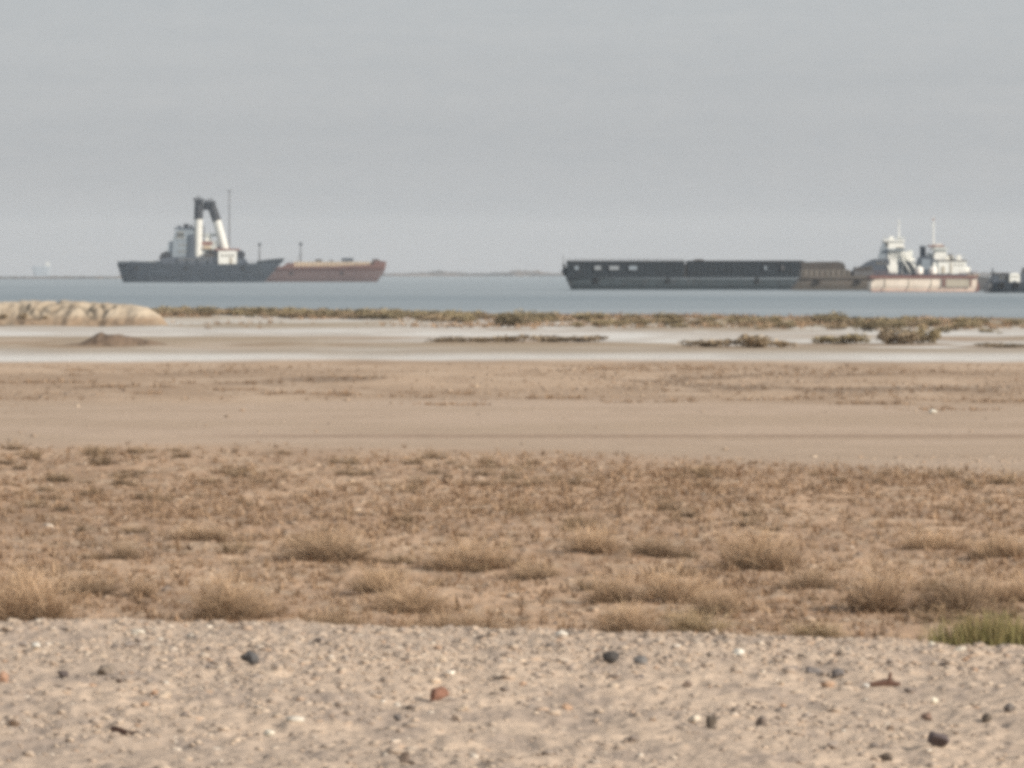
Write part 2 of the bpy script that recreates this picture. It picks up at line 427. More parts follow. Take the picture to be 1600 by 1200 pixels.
# --- far pusher tug with its twin funnel gantry (left of the picture)
def gantry_tug():
    s = Ship('tug_boat', 'dark hulled tug with two tall white funnels joined by a black beam', 'tug boat', 300, 441)
    s.hull('hull', 'dark_hull', [(184, 411), (258, 412), (330, 413), (400, 411.5), (442, 407.5)], [(194, 443), (260, 444), (330, 444), (380, 444), (410, 443)], 13, inset=.35)
    s.pbox('bulwark', 'dark_hull', 186, 254, 408.6, 412, -6.1, -5.9)
    s.part(MB().prism(s.pts([(402, 413), (441, 409), (444, 403.5), (424, 405), (402, 408)]), -5.2, 5.2), 'bow_bulwark', 'dark_wall')
    s.pbox('deck_cover', 'offwhite', 232, 251, 407.5, 411, -3, 3)
    # main deck house
    dh = s.part(MB().prism(s.pts([(250, 413), (388, 413), (384, 405), (372, 403), (300, 401), (264, 402), (252, 404)]), -5, 5), 'deck_house', 'slate')
    s.part(MB().prism(s.pts([(249, 405), (264, 405), (268, 396), (261, 392.5), (253, 396)]), -4, -1), 'anchor_winch', 'black')
    for px in (276, 292, 308, 324, 334): s.pbox('door', 'dark_wall', px, px + 3.2, 405, 412.5, -5.06, -4.98, dh)
    s.windows(280, 330, 404.4, 407, 8, -5.0, dh, .6)
    # wheelhouse tower
    wh = s.part(MB().prism(s.pts([(270, 402), (303, 402), (303, 358), (286, 357), (275, 360), (271, 374)]), -3.6, 3.6), 'wheelhouse', 'bluegrey')  # white tower; its shade is put into the blue grey colour
    s.pbox('wheelhouse_roof', 'slate', 273, 305, 355.6, 358, -3.9, 3.9, wh)
    s.windows(277, 289, 362.5, 372, 3, -3.6, wh, .22)
    s.windows(279, 301, 381, 385, 4, -3.6, wh, .55)
    s.windows(279, 301, 391, 395, 4, -3.6, wh, .55)
    s.rail(271, 303, 376, -3.7, .9, 'offwhite', wh)
    s.pbox('radar_box', 'black', 287, 295, 350, 355.6, -1, 1, wh)
    s.pbox('searchlight', 'black', 297, 301, 351.5, 355.6, -.8, .2, wh)
    s.pbox('vent_box', 'slate', 278, 283, 352.5, 356.5, -.8, .8, wh)
    # twin funnels
    for (xb, xt, zb, zm, zt, yy) in ((309.5, 311.5, 392, 342.5, 313, -2.2), (353.5, 329.5, 385, 345, 316.5, -2.2)):
        xm = xb + (xt - xb) * (zb - zm) / (zb - zt)
        fu = s.part(MB().tube((s.x(xb), yy, s.z(zb + 12)), (s.x(xm), yy, s.z(zm)), 1.55, 1.45, 14), 'funnel', 'stack_white')
        s.part(MB().tube((s.x(xm), yy, s.z(zm - .05)), (s.x(xt), yy, s.z(zt)), 1.6, 1.5, 14), 'funnel_top', 'black', fu)
        mb = MB(); s.box(mb, xt - 7, xt + 8, zt - 1.2, zt + .6, yy - 2, yy + 2)
        pf = s.part(mb, 'top_platform', 'black', fu)
        for q, e in ((-6, 2), (-3, 6), (0, 7), (3, 5), (6.5, 3)): s.pole('exhaust_pipe', xt + q, zt - e, zt, .24, yy + q * .1, 'black', fu)
        s.pbox('floodlight', 'black', xt - 8.5, xt - 5, zt - 3.5, zt - .5, yy - 1, yy + .4, fu)
        s.pbox('cable_guide', 'black', xt - 3.5, xt + 5, zt + .4, zt + 5, yy - 1.7, yy + 1.7, fu, tx=-.35)
    s.pbox('cross_beam', 'black', 314, 331, 320.5, 328.5, -3, -1.4)
    s.pbox('sheave_block', 'black', 319, 326, 315.5, 320.4, -2.8, -1.6)
    s.pbox('lower_beam', 'offwhite', 315, 345, 365, 369.5, -1.8, -.6)
    s.pbox('after_house', 'offwhite', 331, 352, 383, 393, -2.2, 2.6, tx=.4)
    s.pbox('bridge_wing', 'slate', 297, 306, 366, 402, -4.4, -3.4, tx=.3)
    s.pbox('chart_room', 'bluegrey', 262, 274, 377, 402, -3, 3, tx=.5)
    s.pbox('mooring_winch', 'brown_top', 318, 338, 396, 404, -4.6, -2.9, tx=.4)
    s.part(MB().tube((s.x(330), -3.4, s.z(393)), (s.x(330), -2.2, s.z(393)), 1.0, 1.0, 14), 'hose_reel', 'brown_top')
    s.pbox('locker', 'slate', 203, 214, 408, 412, -4, 1)
    s.pbox('hatch_cover', 'steel', 222, 229, 409, 412, -4, -1)
    s.pbox('lifeboat', 'cream', 317, 331, 384, 389, -3.6, -2.5, tx=.5)
    s.pbox('ladder', 'steel', 318.5, 320.5, 352, 392, -2.6, -2.2)
    eh = s.pbox('engine_casing', 'offwhite', 317, 341, 376, 402, -2.6, 3, tx=.3)
    s.pbox('casing_roof', 'roof_red', 316, 333, 377.5, 383, -2.75, 3.1, eh)
    s.pbox('vent_cowl', 'white', 321, 331, 367, 376, -1.4, 1.2, eh, tx=.25)
    s.part(MB().tube((s.x(325), -3.0, s.z(402)), (s.x(346), -3.0, s.z(388)), .5, .5, 8), 'gangway', 'slate', eh)
    # white cabin aft
    cb = s.pbox('cabin', 'white', 342.5, 371, 392, 412.5, -5.6, 2)
    s.pbox('cabin_roof', 'roof_red', 337, 374, 388.5, 391.4, -5.8, 2.4, cb)
    s.windows(346, 368, 397, 401.5, 4, -5.6, cb, .5)
    s.pbox('door', 'pale_grey', 360, 364.5, 402.5, 412, -5.68, -5.58, cb)
    s.part(MB().tube((s.x(376.5), -4.6, s.z(398)), (s.x(376.5), 0, s.z(398)), 1.5, 1.5, 18), 'cable_drum', 'black')
    s.pbox('winch_bed', 'slate', 371, 384, 403, 412.5, -4.4, .4, tx=.4)
    s.pole('mast', 358.5, 297, 388, .26, 0, 'steel')
    s.part(MB().box(s.x(355.6), s.x(361.6), -.2, .2, s.z(299.2), s.z(297.6)), 'cross_tree', 'steel')
    s.pole('aft_post', 405.5, 381, 412, .3, 0, 'steel')
    s.pbox('floodlight', 'black', 403.5, 408, 380, 384, -.4, .4)
    s.rail(388, 402, 412.3, -5.6, 1.0)
    for px in (215, 292, 381): s.tyre(px, 419, .8, -6.5)
gantry_tug()

def red_barge():
    s = Ship('barge', 'rusty red barge with a cream deck coaming moored beyond the twin funnel tug', 'barge', 500, 440.5)
    s.hull('hull', 'rust_low', [(398, 424), (440, 423.5), (520, 423), (600.5, 422)], [(398, 443.5), (440, 444), (520, 444), (586, 443.5)], 14, inset=.12, y0=2)
    s.hull('upper_hull', 'rust', [(398, 416), (440, 416.5), (520, 416), (602, 412)], [(398, 423.9), (440, 423.4), (520, 422.9), (600, 422)], 14.2, inset=.12, y0=1.9)
    s.pbox('hatch_coaming', 'cream', 459, 584, 409.2, 416.6, 3.4, 14)
    s.part(MB().prism(s.pts([(440, 417), (459.5, 417), (459.5, 410.5), (448, 411)]), 3, 14), 'coaming_end', 'rust')
    mb = MB()
    for a in np.arange(464, 584, 6): s.box(mb, a, a + .7, 409, 416.4, 3.25, 3.45)
    o = s.part(mb, 'stiffener', 'tan'); o['kind'] = 'stuff'
    s.pbox('pump_box', 'slate', 533, 551, 403, 408.7, 5, 9)
    s.pbox('hatch_lid', 'brown_top', 492, 502, 405, 408.7, 5, 8)
    s.pbox('vent_box', 'steel', 514, 520, 406, 408.7, 5, 7)
    s.part(MB().prism(s.pts([(576, 416), (602, 414), (602.5, 408.5), (590, 407), (582, 408)]), 3.4, 14.2), 'bow_deck', 'rust')
    s.pbox('bow_winch', 'brown_top', 581, 591, 404.6, 408, 6, 9)
    ps = s.pole('light_post', 469, 380, 409, .3, 6, 'steel')
    s.pbox('floodlight', 'black', 466.6, 471.4, 379, 383, 5.5, 6.5, ps)
    s.pole('stay', 463.5, 393, 410, .1, 6, 'steel', None, 468.6)
    s.rail(444, 459, 411.5, 3.2, 1.0)
    for px in (455, 534): s.tyre(px, 427, .6, 2.0)
red_barge()

# --- right hand raft of vessels
def dark_barge():
    s = Ship('barge', 'long black cargo barge with high walls and a few pale openings at one end', 'barge', 1060, 452.3)
    s.hull('hull', 'dark_low', [(884, 434), (960, 435), (1100, 435.5), (1252, 436)], [(893, 453.5), (960, 454.5), (1100, 454.8), (1236, 454.8)], 13, inset=.06)
    s.part(MB().prism(s.pts([(892, 438), (905, 438), (905, 425), (884, 418), (877, 423), (881, 430)]), -5.5, 5.5), 'bow_rake', 'dark_wall')
    # high cargo wall in two lengths with ribs
    for (a, b, t) in ((885.5, 1068, 408.6), (1073.5, 1252, 408.2)):
        w = s.part(MB().prism(s.pts([(a, 434.5), (b - (10 if b > 1200 else 0), 434.5), (b, 428), (b, t), (a, t)]), -6.62, 6.4), 'cargo_wall', 'dark_wall')
        mb = MB()
        s.box(mb, a - .5, b + .5, t - .9, t + .6, -6.85, 6.6)
        s.part(mb, 'wall_rim', 'black', w)
        for p in np.arange(a + 4, b - 6, 9.0):
            s.pbox('wall_rib', 'dark_wall', p, p + .9, t + .7, 433.5, -6.66, -6.60, w)
    s.part(MB().prism(s.pts([(1068.2, 434), (1073.3, 434), (1073.3, 412.5), (1068.2, 412.5)]), -6.3, 6.3), 'wall_joint', 'brown_top')
    for (a, b, mt) in ((897, 903.5, 'bluegrey'), (928, 938, 'pale_pane'), (951, 966, 'pale_pane'), (981.5, 994, 'bluegrey'), (1191.5, 1195, 'bluegrey'), (1218, 1222, 'steel')):
        fr = s.pbox('opening', 'black', a - 1, b + 1, 414.5, 423, -6.9, -6.64)
        s.pbox('pale_panel', mt, a, b, 415.6, 421.8, -6.95, -6.88, fr)  # flat pale panel filling the opening
    cp = s.part(MB().prism(s.pts([(1082, 408.1), (1100, 408.1), (1098, 405.6), (1092, 404.6), (1084, 406)]), -3, 3), 'tarpaulin', 'brown_top')
    s.pole('flag_pole', 880, 399.5, 420, .09, -2, 'steel')
    s.pbox('bow_bollard', 'black', 879, 883, 413, 420, -3, -1.6)
    s.rail(886, 1066, 408.6, -6.5, .45, 'steel')
    for px in (930, 1042, 1180): s.tyre(px, 438.5, .5, -6.5)
dark_barge()

def brown_barge():
    s = Ship('barge', 'grey brown cargo barge with raked end between the black barge and the pale barge', 'barge', 1300, 453.3)
    s.hull('hull', 'grey_tan', [(1252, 430), (1300, 431), (1340, 431), (1420, 431)], [(1233, 455), (1280, 456), (1340, 456), (1420, 456)], 11, inset=.05)
    w = s.pbox('coaming', 'tan', 1250, 1326, 421.5, 431.2, -4.6, 4.6)
    s.part(MB().prism(s.pts([(1250.5, 421.6), (1320, 421.6), (1317, 411.5), (1308, 408.4), (1296, 409), (1280, 408.8), (1262, 409.5), (1250.5, 408.6)]), -4.2, 4.2), 'cargo_heap', 'brown_top')
    for p in np.arange(1254, 1325, 8.5): s.pbox('coaming_rib', 'grey_tan', p, p + .9, 422, 431, -4.75, -4.58, w)
    s.pbox('deck_gap', 'black', 1326.3, 1331, 424, 431.3, -4.4, 4.2)
    s.pbox('after_coaming', 'steel', 1331.3, 1363, 423.5, 431.2, -4.6, 4.6)
    s.part(MB().prism(s.pts([(1333, 423.6), (1360, 423.6), (1362, 415), (1352, 417.5), (1336, 418)]), -4, 4), 'cargo_heap', 'brown_top')
    s.pbox('rubbing_strake', 'brown_top', 1246, 1364, 434.4, 436, -5.7, -5.35)
    for px in (1275, 1338): s.tyre(px, 440, .5, -5.75)
    s.rail(1331, 1362, 423.5, -4.55, .8)
brown_barge()

def tug_d():
    s = Ship('tug_boat', 'white and slate tug with a tall wheelhouse and sloping stairs, behind the pale barge', 'tug boat', 1400, 452.9)
    s.hull('hull', 'slate', [(1341, 421), (1360, 424), (1400, 427), (1436, 428)], [(1352, 455), (1370, 455.5), (1400, 455.5), (1434, 455)], 8, inset=.35)
    fc = s.part(MB().prism(s.pts([(1342, 424), (1388, 428), (1388, 404.5), (1366, 405), (1356, 409), (1344, 417)]), -3.4, 3.4), 'forecastle', 'slate')
    s.windows(1366, 1384, 409, 413.5, 3, -3.4, fc, .5)
    lower = s.pbox('deck_house', 'white', 1384, 1428, 404, 428.5, -2.6, 2.6)
    s.pbox('door', 'slate', 1402, 1407, 410, 427, -2.68, -2.58, lower)
    s.pbox('shade_screen', 'slate', 1410, 1427, 408, 426, -2.72, -2.62, lower)
    mid = s.part(MB().prism(s.pts([(1372, 404.2), (1413, 404.2), (1411, 389), (1376, 389)]), -2.3, 2.3), 'bridge_deck', 'white')
    s.part(MB().prism(s.pts([(1371.5, 404), (1386, 404), (1387, 376), (1378, 376.5), (1374, 388)]), -2.45, -2.25), 'shaded_side', 'bluegrey', mid)  # thin panel added to colour the house's left side as shaded
    wh = s.part(MB().prism(s.pts([(1380, 389), (1412, 389), (1410, 377.5), (1383, 377.5)]), -2.4, 2.4), 'wheelhouse', 'white')
    s.pbox('wheelhouse_roof', 'white', 1379, 1412, 374.6, 377.4, -2.7, 2.7, wh)
    s.windows(1398, 1411, 386.2, 390.6, 3, -2.42, wh, .25)
    s.windows(1381.5, 1387, 379, 386, 1, -2.42, wh, .2)
    s.pbox('radar', 'offwhite', 1402, 1412, 370.6, 372.2, -.3, .3, wh)
    s.pole('radar_post', 1407, 371.5, 375, .1, 0, 'offwhite', wh)
    s.pole('mast', 1404.5, 343, 376, .13, .3, 'white')
    s.pbox('mast_lamp', 'offwhite', 1403.2, 1405.8, 347, 349.5, .1, .5)
    for (a, b, c_, d) in ((1412, 393, 1432, 423), (1408, 402, 1421, 424)):
        s.part(MB().prism(s.pts([(a, b), (a, b + 4), (c_, d + 4), (c_, d)][::1]), -3.25, -2.85), 'stair', 'white')
    s.part(MB().prism(s.pts([(1384, 415), (1389, 414), (1396, 428), (1388, 428)]), -3.6, -3.45), 'white_plank', 'white')
    s.part(MB().tube((s.x(1421), 0, s.z(404)), (s.x(1422), 0, s.z(391)), .55, .5, 12), 'funnel', 'offwhite')
    s.pbox('upper_cabin', 'white', 1411, 1424, 394, 404.2, -2.2, 1.8, tx=.1)
    s.pbox('life_raft', 'white', 1426, 1433, 415, 421, -2.9, -1.8, tx=.12)
    s.pbox('vent_box', 'white', 1389, 1396, 369.5, 374.8, -.6, .5, tx=.1)
    s.pbox('locker', 'offwhite', 1428, 1436, 421, 428, -2.6, -.4)
    s.pbox('awning', 'bluegrey', 1384, 1413, 389, 391.4, -3.1, -2.3)
    for p in (1392, 1399, 1406, 1413): s.pole('awning_post', p, 390, 404, .05, -2.95, 'offwhite', None, None, .05)
    s.rail(1379, 1412, 374.6, -2.6, .6, 'offwhite')
    s.rail(1386, 1428, 404, -2.62, .9, 'offwhite')
    s.rail(1413, 1434, 428, -3.4, .8, 'steel')
tug_d()

def tug_e():
    s = Ship('tug_boat', 'bright white tug with stacked cabins, slate funnel casing and red brown roof trim', 'tug boat', 1470, 454.0)
    s.hull('hull', 'slate', [(1424, 426), (1450, 427.5), (1490, 428), (1518, 425)], [(1430, 456.5), (1450, 457), (1490, 457), (1512, 456.5)], 8, inset=.35, y0=-4)
    cas = s.part(MB().prism(s.pts([(1431, 428.5), (1462, 428.5), (1458, 403), (1447, 400), (1436, 402), (1432, 412)]), -2.7, 2.4), 'engine_casing', 'slate')
    s.pbox('casing_panel', 'bluegrey', 1438, 1452, 405, 421, -2.8, -2.68, cas)
    s.part(MB().tube((s.x(1442), 0, s.z(403)), (s.x(1441.5), 0, s.z(384)), .55, .5, 12), 'funnel', 'slate')
    low = s.pbox('lower_cabin', 'white', 1464, 1507.5, 408, 428.3, -3.1, 3.1)
    s.windows(1487, 1504, 412.5, 415.5, 3, -3.1, low, .65)
    s.pbox('door', 'pale_grey', 1482.2, 1484.8, 411, 427, -3.18, -3.08, low)
    s.pbox('door', 'pale_grey', 1469, 1474, 416, 427, -3.18, -3.08, low)
    s.pbox('cabin_eave', 'tan', 1463, 1509, 406.4, 408, -3.3, 3.3, low)
    up = s.part(MB().prism(s.pts([(1456, 405.6), (1478, 405.6), (1476, 391), (1460, 391)]), -2.5, 2.5), 'wheelhouse', 'white')
    s.windows(1461.5, 1475.5, 391.6, 395.4, 4, -2.42, up, .3)
    rf = s.part(MB().prism(s.pts([(1452, 391), (1480, 391), (1477, 386.5), (1459, 386)]), -2.9, 2.9), 'wheelhouse_roof', 'offwhite', up)
    s.pbox('roof_trim', 'roof_red', 1450, 1474, 383.4, 385.9, -2.4, 2.4, rf)
    s.part(MB().tube((s.x(1484.5), -.6, s.z(407)), (s.x(1484.5), -.6, s.z(397)), .5, .42, 12), 'exhaust_stack', 'brown_top')
    s.pbox('life_raft', 'white', 1493, 1501.5, 399, 406.3, -2, -.8, tx=.15, ty=.2)
    s.pole('mast', 1458.5, 339, 386, .14, .3, 'white')
    s.pbox('mast_lamp', 'roof_red', 1456.8, 1460, 341.5, 344, .1, .5)
    s.part(MB().box(s.x(1454), s.x(1463), .2, .35, s.z(353), s.z(352)), 'cross_tree', 'offwhite')
    s.pbox('flying_bridge', 'white', 1460, 1472, 381, 386, -1.4, 1.4, rf, tx=.15)
    s.pbox('after_cabin', 'white', 1478, 1491, 400.5, 406.3, -1.0, 2.2)
    s.pbox('aft_locker', 'white', 1507.8, 1514, 417, 427.5, -2.4, 1)
    s.pbox('deck_box', 'offwhite', 1449, 1455, 395, 402, -1.4, .8)
    s.pbox('side_panel', 'white', 1456, 1464, 409, 419, -2.9, -2.5)
    s.pole('stay', 1478, 389, 406, .05, -1, 'offwhite', None, 1459)
    s.rail(1478, 1507, 406.2, -3.0, .85, 'offwhite', low)
    s.pole('ensign_staff', 1513, 409, 427, .05, 0, 'steel')
tug_e()

def pale_barge():
    s = Ship('barge', 'pale peach barge with red brown deck edge, moored in front of the white tugs', 'barge', 1440, 455.6)
    h = s.hull('hull', 'pale', [(1358.5, 441), (1366, 436), (1440, 435.4), (1523, 435.6)], [(1359, 454.4), (1364, 455), (1440, 455.2), (1522, 455.4)], 9, inset=.03, y0=-4.5)
    s.hull('boot_top', 'boot', [(1359, 454.3), (1440, 455), (1522.2, 455)], [(1359.5, 458), (1440, 458), (1522, 458)], 9.05, inset=.03, y0=-4.52)
    s.pbox('deck_edge', 'red_deck', 1357, 1524, 430.5, 434.8, -4.7, 4.4)
    s.pbox('hull_panel', 'pale_grey', 1475, 1511, 436.5, 447.6, -4.66, -4.50)
    s.pbox('panel_frame', 'red_deck', 1469.5, 1472.5, 435.5, 448, -4.72, -4.50)
    s.pbox('panel_frame', 'red_deck', 1512, 1514.5, 435.5, 448, -4.72, -4.50)
    for px in (1380, 1417, 1452): s.pbox('plate_seam', 'pale_grey', px, px + .6, 436, 455, -4.56, -4.44)
    s.part(MB().prism(s.pts([(1522.5, 457), (1526, 457), (1526.5, 446), (1523, 436)]), -4.2, 4.2), 'stern_plate', 'red_deck')
    for px in (1371, 1405, 1478, 1516):
        s.part(MB().tube((s.x(px), -4.1, s.z(429.6)), (s.x(px), -4.1, s.z(426.4)), .16, .2, 8), 'bollard', 'brown_top')
    s.rail(1362, 1396, 429.6, -4.4, .6, 'red_deck'); s.rail(1496, 1523, 429.6, -4.4, .6, 'red_deck')
    return s
pb = pale_barge()

def deck_tank(px, label):
    s = Ship('deck_tank', label, 'tank', px, 455.5)
    z0 = s.z(429.4); r = .66
    t = thing  # tank stands on the pale barge's deck
    s.root.location.z += z0; s.root.location.y -= 2.2
    n, v, f = 16, [], []
    prof = [(0, .10), (r * .8, .10), (r, .28), (r, 1.0), (r * .8, 1.25), (r * .3, 1.38), (0, 1.40)]
    for (rr, zz) in prof:
        v += [(rr * math.cos(2 * math.pi * i / n), rr * math.sin(2 * math.pi * i / n), zz) for i in range(n)]
    for j in range(len(prof) - 1):
        f += [(j * n + i, j * n + (i + 1) % n, (j + 1) * n + (i + 1) % n, (j + 1) * n + i) for i in range(n)]
    MB().add(v, f).build('shell', M['white'], s.root)
    MB().box(-.5, .5, -.5, .5, 0, .14).build('foot_ring', M['steel'], s.root)
    MB().tube((0, 0, 1.38), (0, 0, 1.52), .16).build('lid', M['offwhite'], s.root)
    s.root['group'] = 'white tanks on the pale barge deck'
deck_tank(1434.5, 'white domed tank on the pale barge deck, nearer to the sloping tug stairs')
deck_tank(1456.5, 'white domed tank on the pale barge deck, right beside the bright white cabins')

def skiff_pontoon():
    s = Ship('pontoon', 'low hazy grey pontoon between the pale barge and the black work boat', 'pontoon', 1540, 454.6)
    s.hull('hull', 'steel', [(1505, 433), (1530, 432), (1560, 434)], [(1507, 457), (1530, 457), (1558, 457)], 7, inset=.2, y0=-1)
    s.pbox('deck_box', 'pale_grey', 1512, 1530, 428.5, 432.6, 0, 3)
    s.rail(1532, 1556, 433, -.8, .8)
skiff_pontoon()

def work_boat():
    s = Ship('work_boat', 'black work boat with a small white cabin beside the pontoon', 'work boat', 1580, 457.2)
    s.hull('hull', 'dark_hull', [(1548, 444), (1556, 440), (1600, 441), (1668, 436)], [(1542, 459), (1556, 459.6), (1600, 459.6), (1655, 459)], 6.5, inset=.3)
    s.part(MB().prism(s.pts([(1540, 459), (1556, 459), (1556, 442), (1547, 436), (1541, 446)]), -2.4, 2.4), 'stern_block', 'steel')
    dk = s.part(MB().prism(s.pts([(1547, 441.5), (1640, 441.5), (1638, 428), (1604, 427), (1572, 428.5), (1552, 429)]), -2.6, 2.6), 'deck_house', 'slate')
    s.windows(1558, 1571, 431.5, 436, 2, -2.6, dk, .5)
    s.pbox('awning', 'brown_top', 1551, 1573, 426.2, 428.4, -2.8, 2.8, dk)
    cb = s.part(MB().prism(s.pts([(1574.5, 441), (1591, 441), (1590.5, 429), (1587, 426.6), (1578, 426.6), (1575, 429)]), -3.0, -.6), 'cabin', 'white')
    s.part(MB().prism(s.pts([(1580, 441.2), (1586, 441.2), (1585.6, 438.6), (1580.6, 438.6)]), -3.08, -2.98), 'cabin_door', 'slate', cb)
    s.windows(1577, 1589, 431, 433.5, 3, -3.0, cb, .6)
    s.pbox('wheelhouse', 'steel', 1597, 1622, 418, 428, -2, 2, tx=.2, label='grey wheelhouse set behind the white cabin')
    s.part(MB().tube((s.x(1550.5), -.5, s.z(429)), (s.x(1550.5), -.5, s.z(418.5)), .16, .1, 8), 'mast', 'slate')
    s.tyre(1562, 446, .5, -3.3); s.tyre(1585, 446, .5, -3.35)
work_boat()

def distant_ship():
    s = Ship('cargo_ship', 'tiny hazy ship with white bridge far off near the horizon', 'ship', 66, 430.4)
    s.hull('hull', 'bluegrey', [(51, 415.5), (60, 416.5), (79, 416)], [(54, 432), (60, 432), (78, 432)], 12, inset=.3)
    s.pbox('bridge', 'offwhite', 72, 77.5, 409, 416.5, -5, 5)
    s.pole('mast', 63, 405, 416.5, .5, 0, 'bluegrey')
distant_ship()

# ------------------------------------------------------------------ stones
ICO = None
def ico(sub):
    import bmesh
    bm = bmesh.new(); bmesh.ops.create_icosphere(bm, subdivisions=sub, radius=1)
    v = np.array([p.co[:] for p in bm.verts]); f = np.array([[q.index for q in p.verts] for p in bm.faces]); bm.free(); return v, f
ICO1, ICO2 = ico(1), ico(3)

STONE_COLS = np.array([[.52, .41, .32], [.60, .48, .37], [.45, .36, .29], [.66, .58, .49], [.36, .30, .26], [.27, .22, .19], [.17, .145, .13], [.48, .32, .22], [.80, .75, .66]])
def scatter_stones(name, x, y, r, p, mat='stone', flat=.65, sink=.25, dark=1.0, base=None):
    """Many loose pebbles as one mesh."""
    n = len(x); v0, f0 = ICO1; m = len(v0)
    z = height(x, y)
    jit = 1 + .32 * (RNG.random((n, m)) - .5) * 2
    sx = RNG.uniform(.75, 1.4, n); sy = RNG.uniform(.75, 1.3, n); sz = RNG.uniform(.45, 1.0, n) * flat
    a = RNG.uniform(0, 6.28, n)
    V = v0[None] * jit[..., None] * np.stack([sx, sy, sz], -1)[:, None, :] * r[:, None, None]
    ca, sa = np.cos(a)[:, None], np.sin(a)[:, None]
    X = V[..., 0] * ca - V[..., 1] * sa + x[:, None]; Y = V[..., 0] * sa + V[..., 1] * ca + y[:, None]
    Z = V[..., 2] + (z + r * sz * (1 - 2 * sink))[:, None]
    fc = (f0[None] + (np.arange(n) * m)[:, None, None]).reshape(-1, 3)
    ci = RNG.choice(len(STONE_COLS), n, p=p)
    col = STONE_COLS[ci] * RNG.uniform(.8, 1.15, (n, 1)) * dark
    if base is not None:
        t = np.where(RNG.random(n) < .22, .15, .60)[:, None]; col = col * (1 - t) + base * t
    me = big_mesh(name, np.stack([X, Y, Z], -1).reshape(-1, 3), fc, M[mat], np.repeat(np.clip(col, 0, .85), m, 0))
    return link(name, me, kind='stuff')

def rand_pts(n, y0, y1, dens=None, wide=1.25, crest_lim=None):
    """Points on the ground, denser where dens() is high."""
    X, Y = [], []
    while sum(map(len, X)) < n:
        y = np.sqrt(RNG.uniform(y0 ** 2, y1 ** 2, n * 2)); s = RNG.uniform(-wide, wide, n * 2); x = s * .09 * (y + 3)
        k = np.ones(len(y), bool)
        if crest_lim == 'gravel': k &= y < crest(s) + .5
        if crest_lim == 'plain': k &= y > crest(s) + 1.2
        if dens is not None: k &= RNG.random(len(y)) < dens(x, y, s)
        X.append(x[k]); Y.append(y[k])
    return np.concatenate(X)[:n], np.concatenate(Y)[:n]

def gdens(x, y, s):
    d = .30 + .7 * ss(.4, .62, fbm(x * .8, y * .4, 71)); d *= .5 + .6 * ss(29, 34, y); d = d + .5 * np.exp(-((y - crest(s)) / .7) ** 2); return np.clip(d, 0, 1)
P_GRAV = [.22, .17, .18, .08, .13, .09, .05, .065, .015]
x, y = rand_pts(27000, 22, 37.5, gdens, 1.2, 'gravel')
scatter_stones('gravel', x, y, np.clip(RNG.lognormal(math.log(.0085), .58, len(x)), .003, .034), P_GRAV, sink=.42, base=L(.53, .42, .33))
x, y = rand_pts(7000, 35, 78, lambda x, y, s: .25 + .75 * ss(.4, .65, fbm(x * .5, y * .2, 72)), 1.2, 'plain')
scatter_stones('pebbles', x, y, np.clip(RNG.lognormal(math.log(.016), .5, len(x)), .006, .05), [.22, .14, .18, .03, .14, .12, .06, .11, .0], sink=.45, base=L(.46, .33, .225))
x, y = rand_pts(1800, 76, 160, lambda x, y, s: .05 + .95 * ss(112, 120, y) * ss(.5, .62, fbm(x * .2, y * .07, 73)), 1.2)
scatter_stones('flat_pebbles', x, y, np.clip(RNG.lognormal(math.log(.024), .45, len(x)), .012, .07), [.14, .06, .2, .01, .22, .2, .10, .07, .0], base=L(.42, .31, .215))

def stone_mesh(name, seed, col, shape=(1, 1, .7), jag=.25):
    v, f = ICO2; r = np.random.default_rng(seed)
    v = v.copy()
    for _ in range(14):                                  # planar chips give a broken stone its facets
        d = r.normal(size=3); d /= np.linalg.norm(d); h = r.uniform(.48, .86)
        t = v @ d; k = t > h; v[k] -= np.outer(t[k] - h, d)
    nz = fbm(v[:, 0] * 1.6 + seed, v[:, 1] * 1.6 + v[:, 2] * 1.9, seed, 4) - .5
    v = v * (1 + jag * nz[:, None]) * np.array(shape)
    c = np.array(col)[None] * (1 + .5 * (fbm(v[:, 0] * 4, v[:, 1] * 4 + v[:, 2] * 3, seed + 3)[:, None] - .5))
    return big_mesh(name, v, f, M['stone'], np.clip(c, 0, .9))

def at(px, py, h):
    """The place on flat ground h below the lens seen at a photo point."""
    d = dist_of(py, h); return (px - 800) / F * d, d
def zg(x, y): return float(height(np.array([x]), np.array([y]))[0])

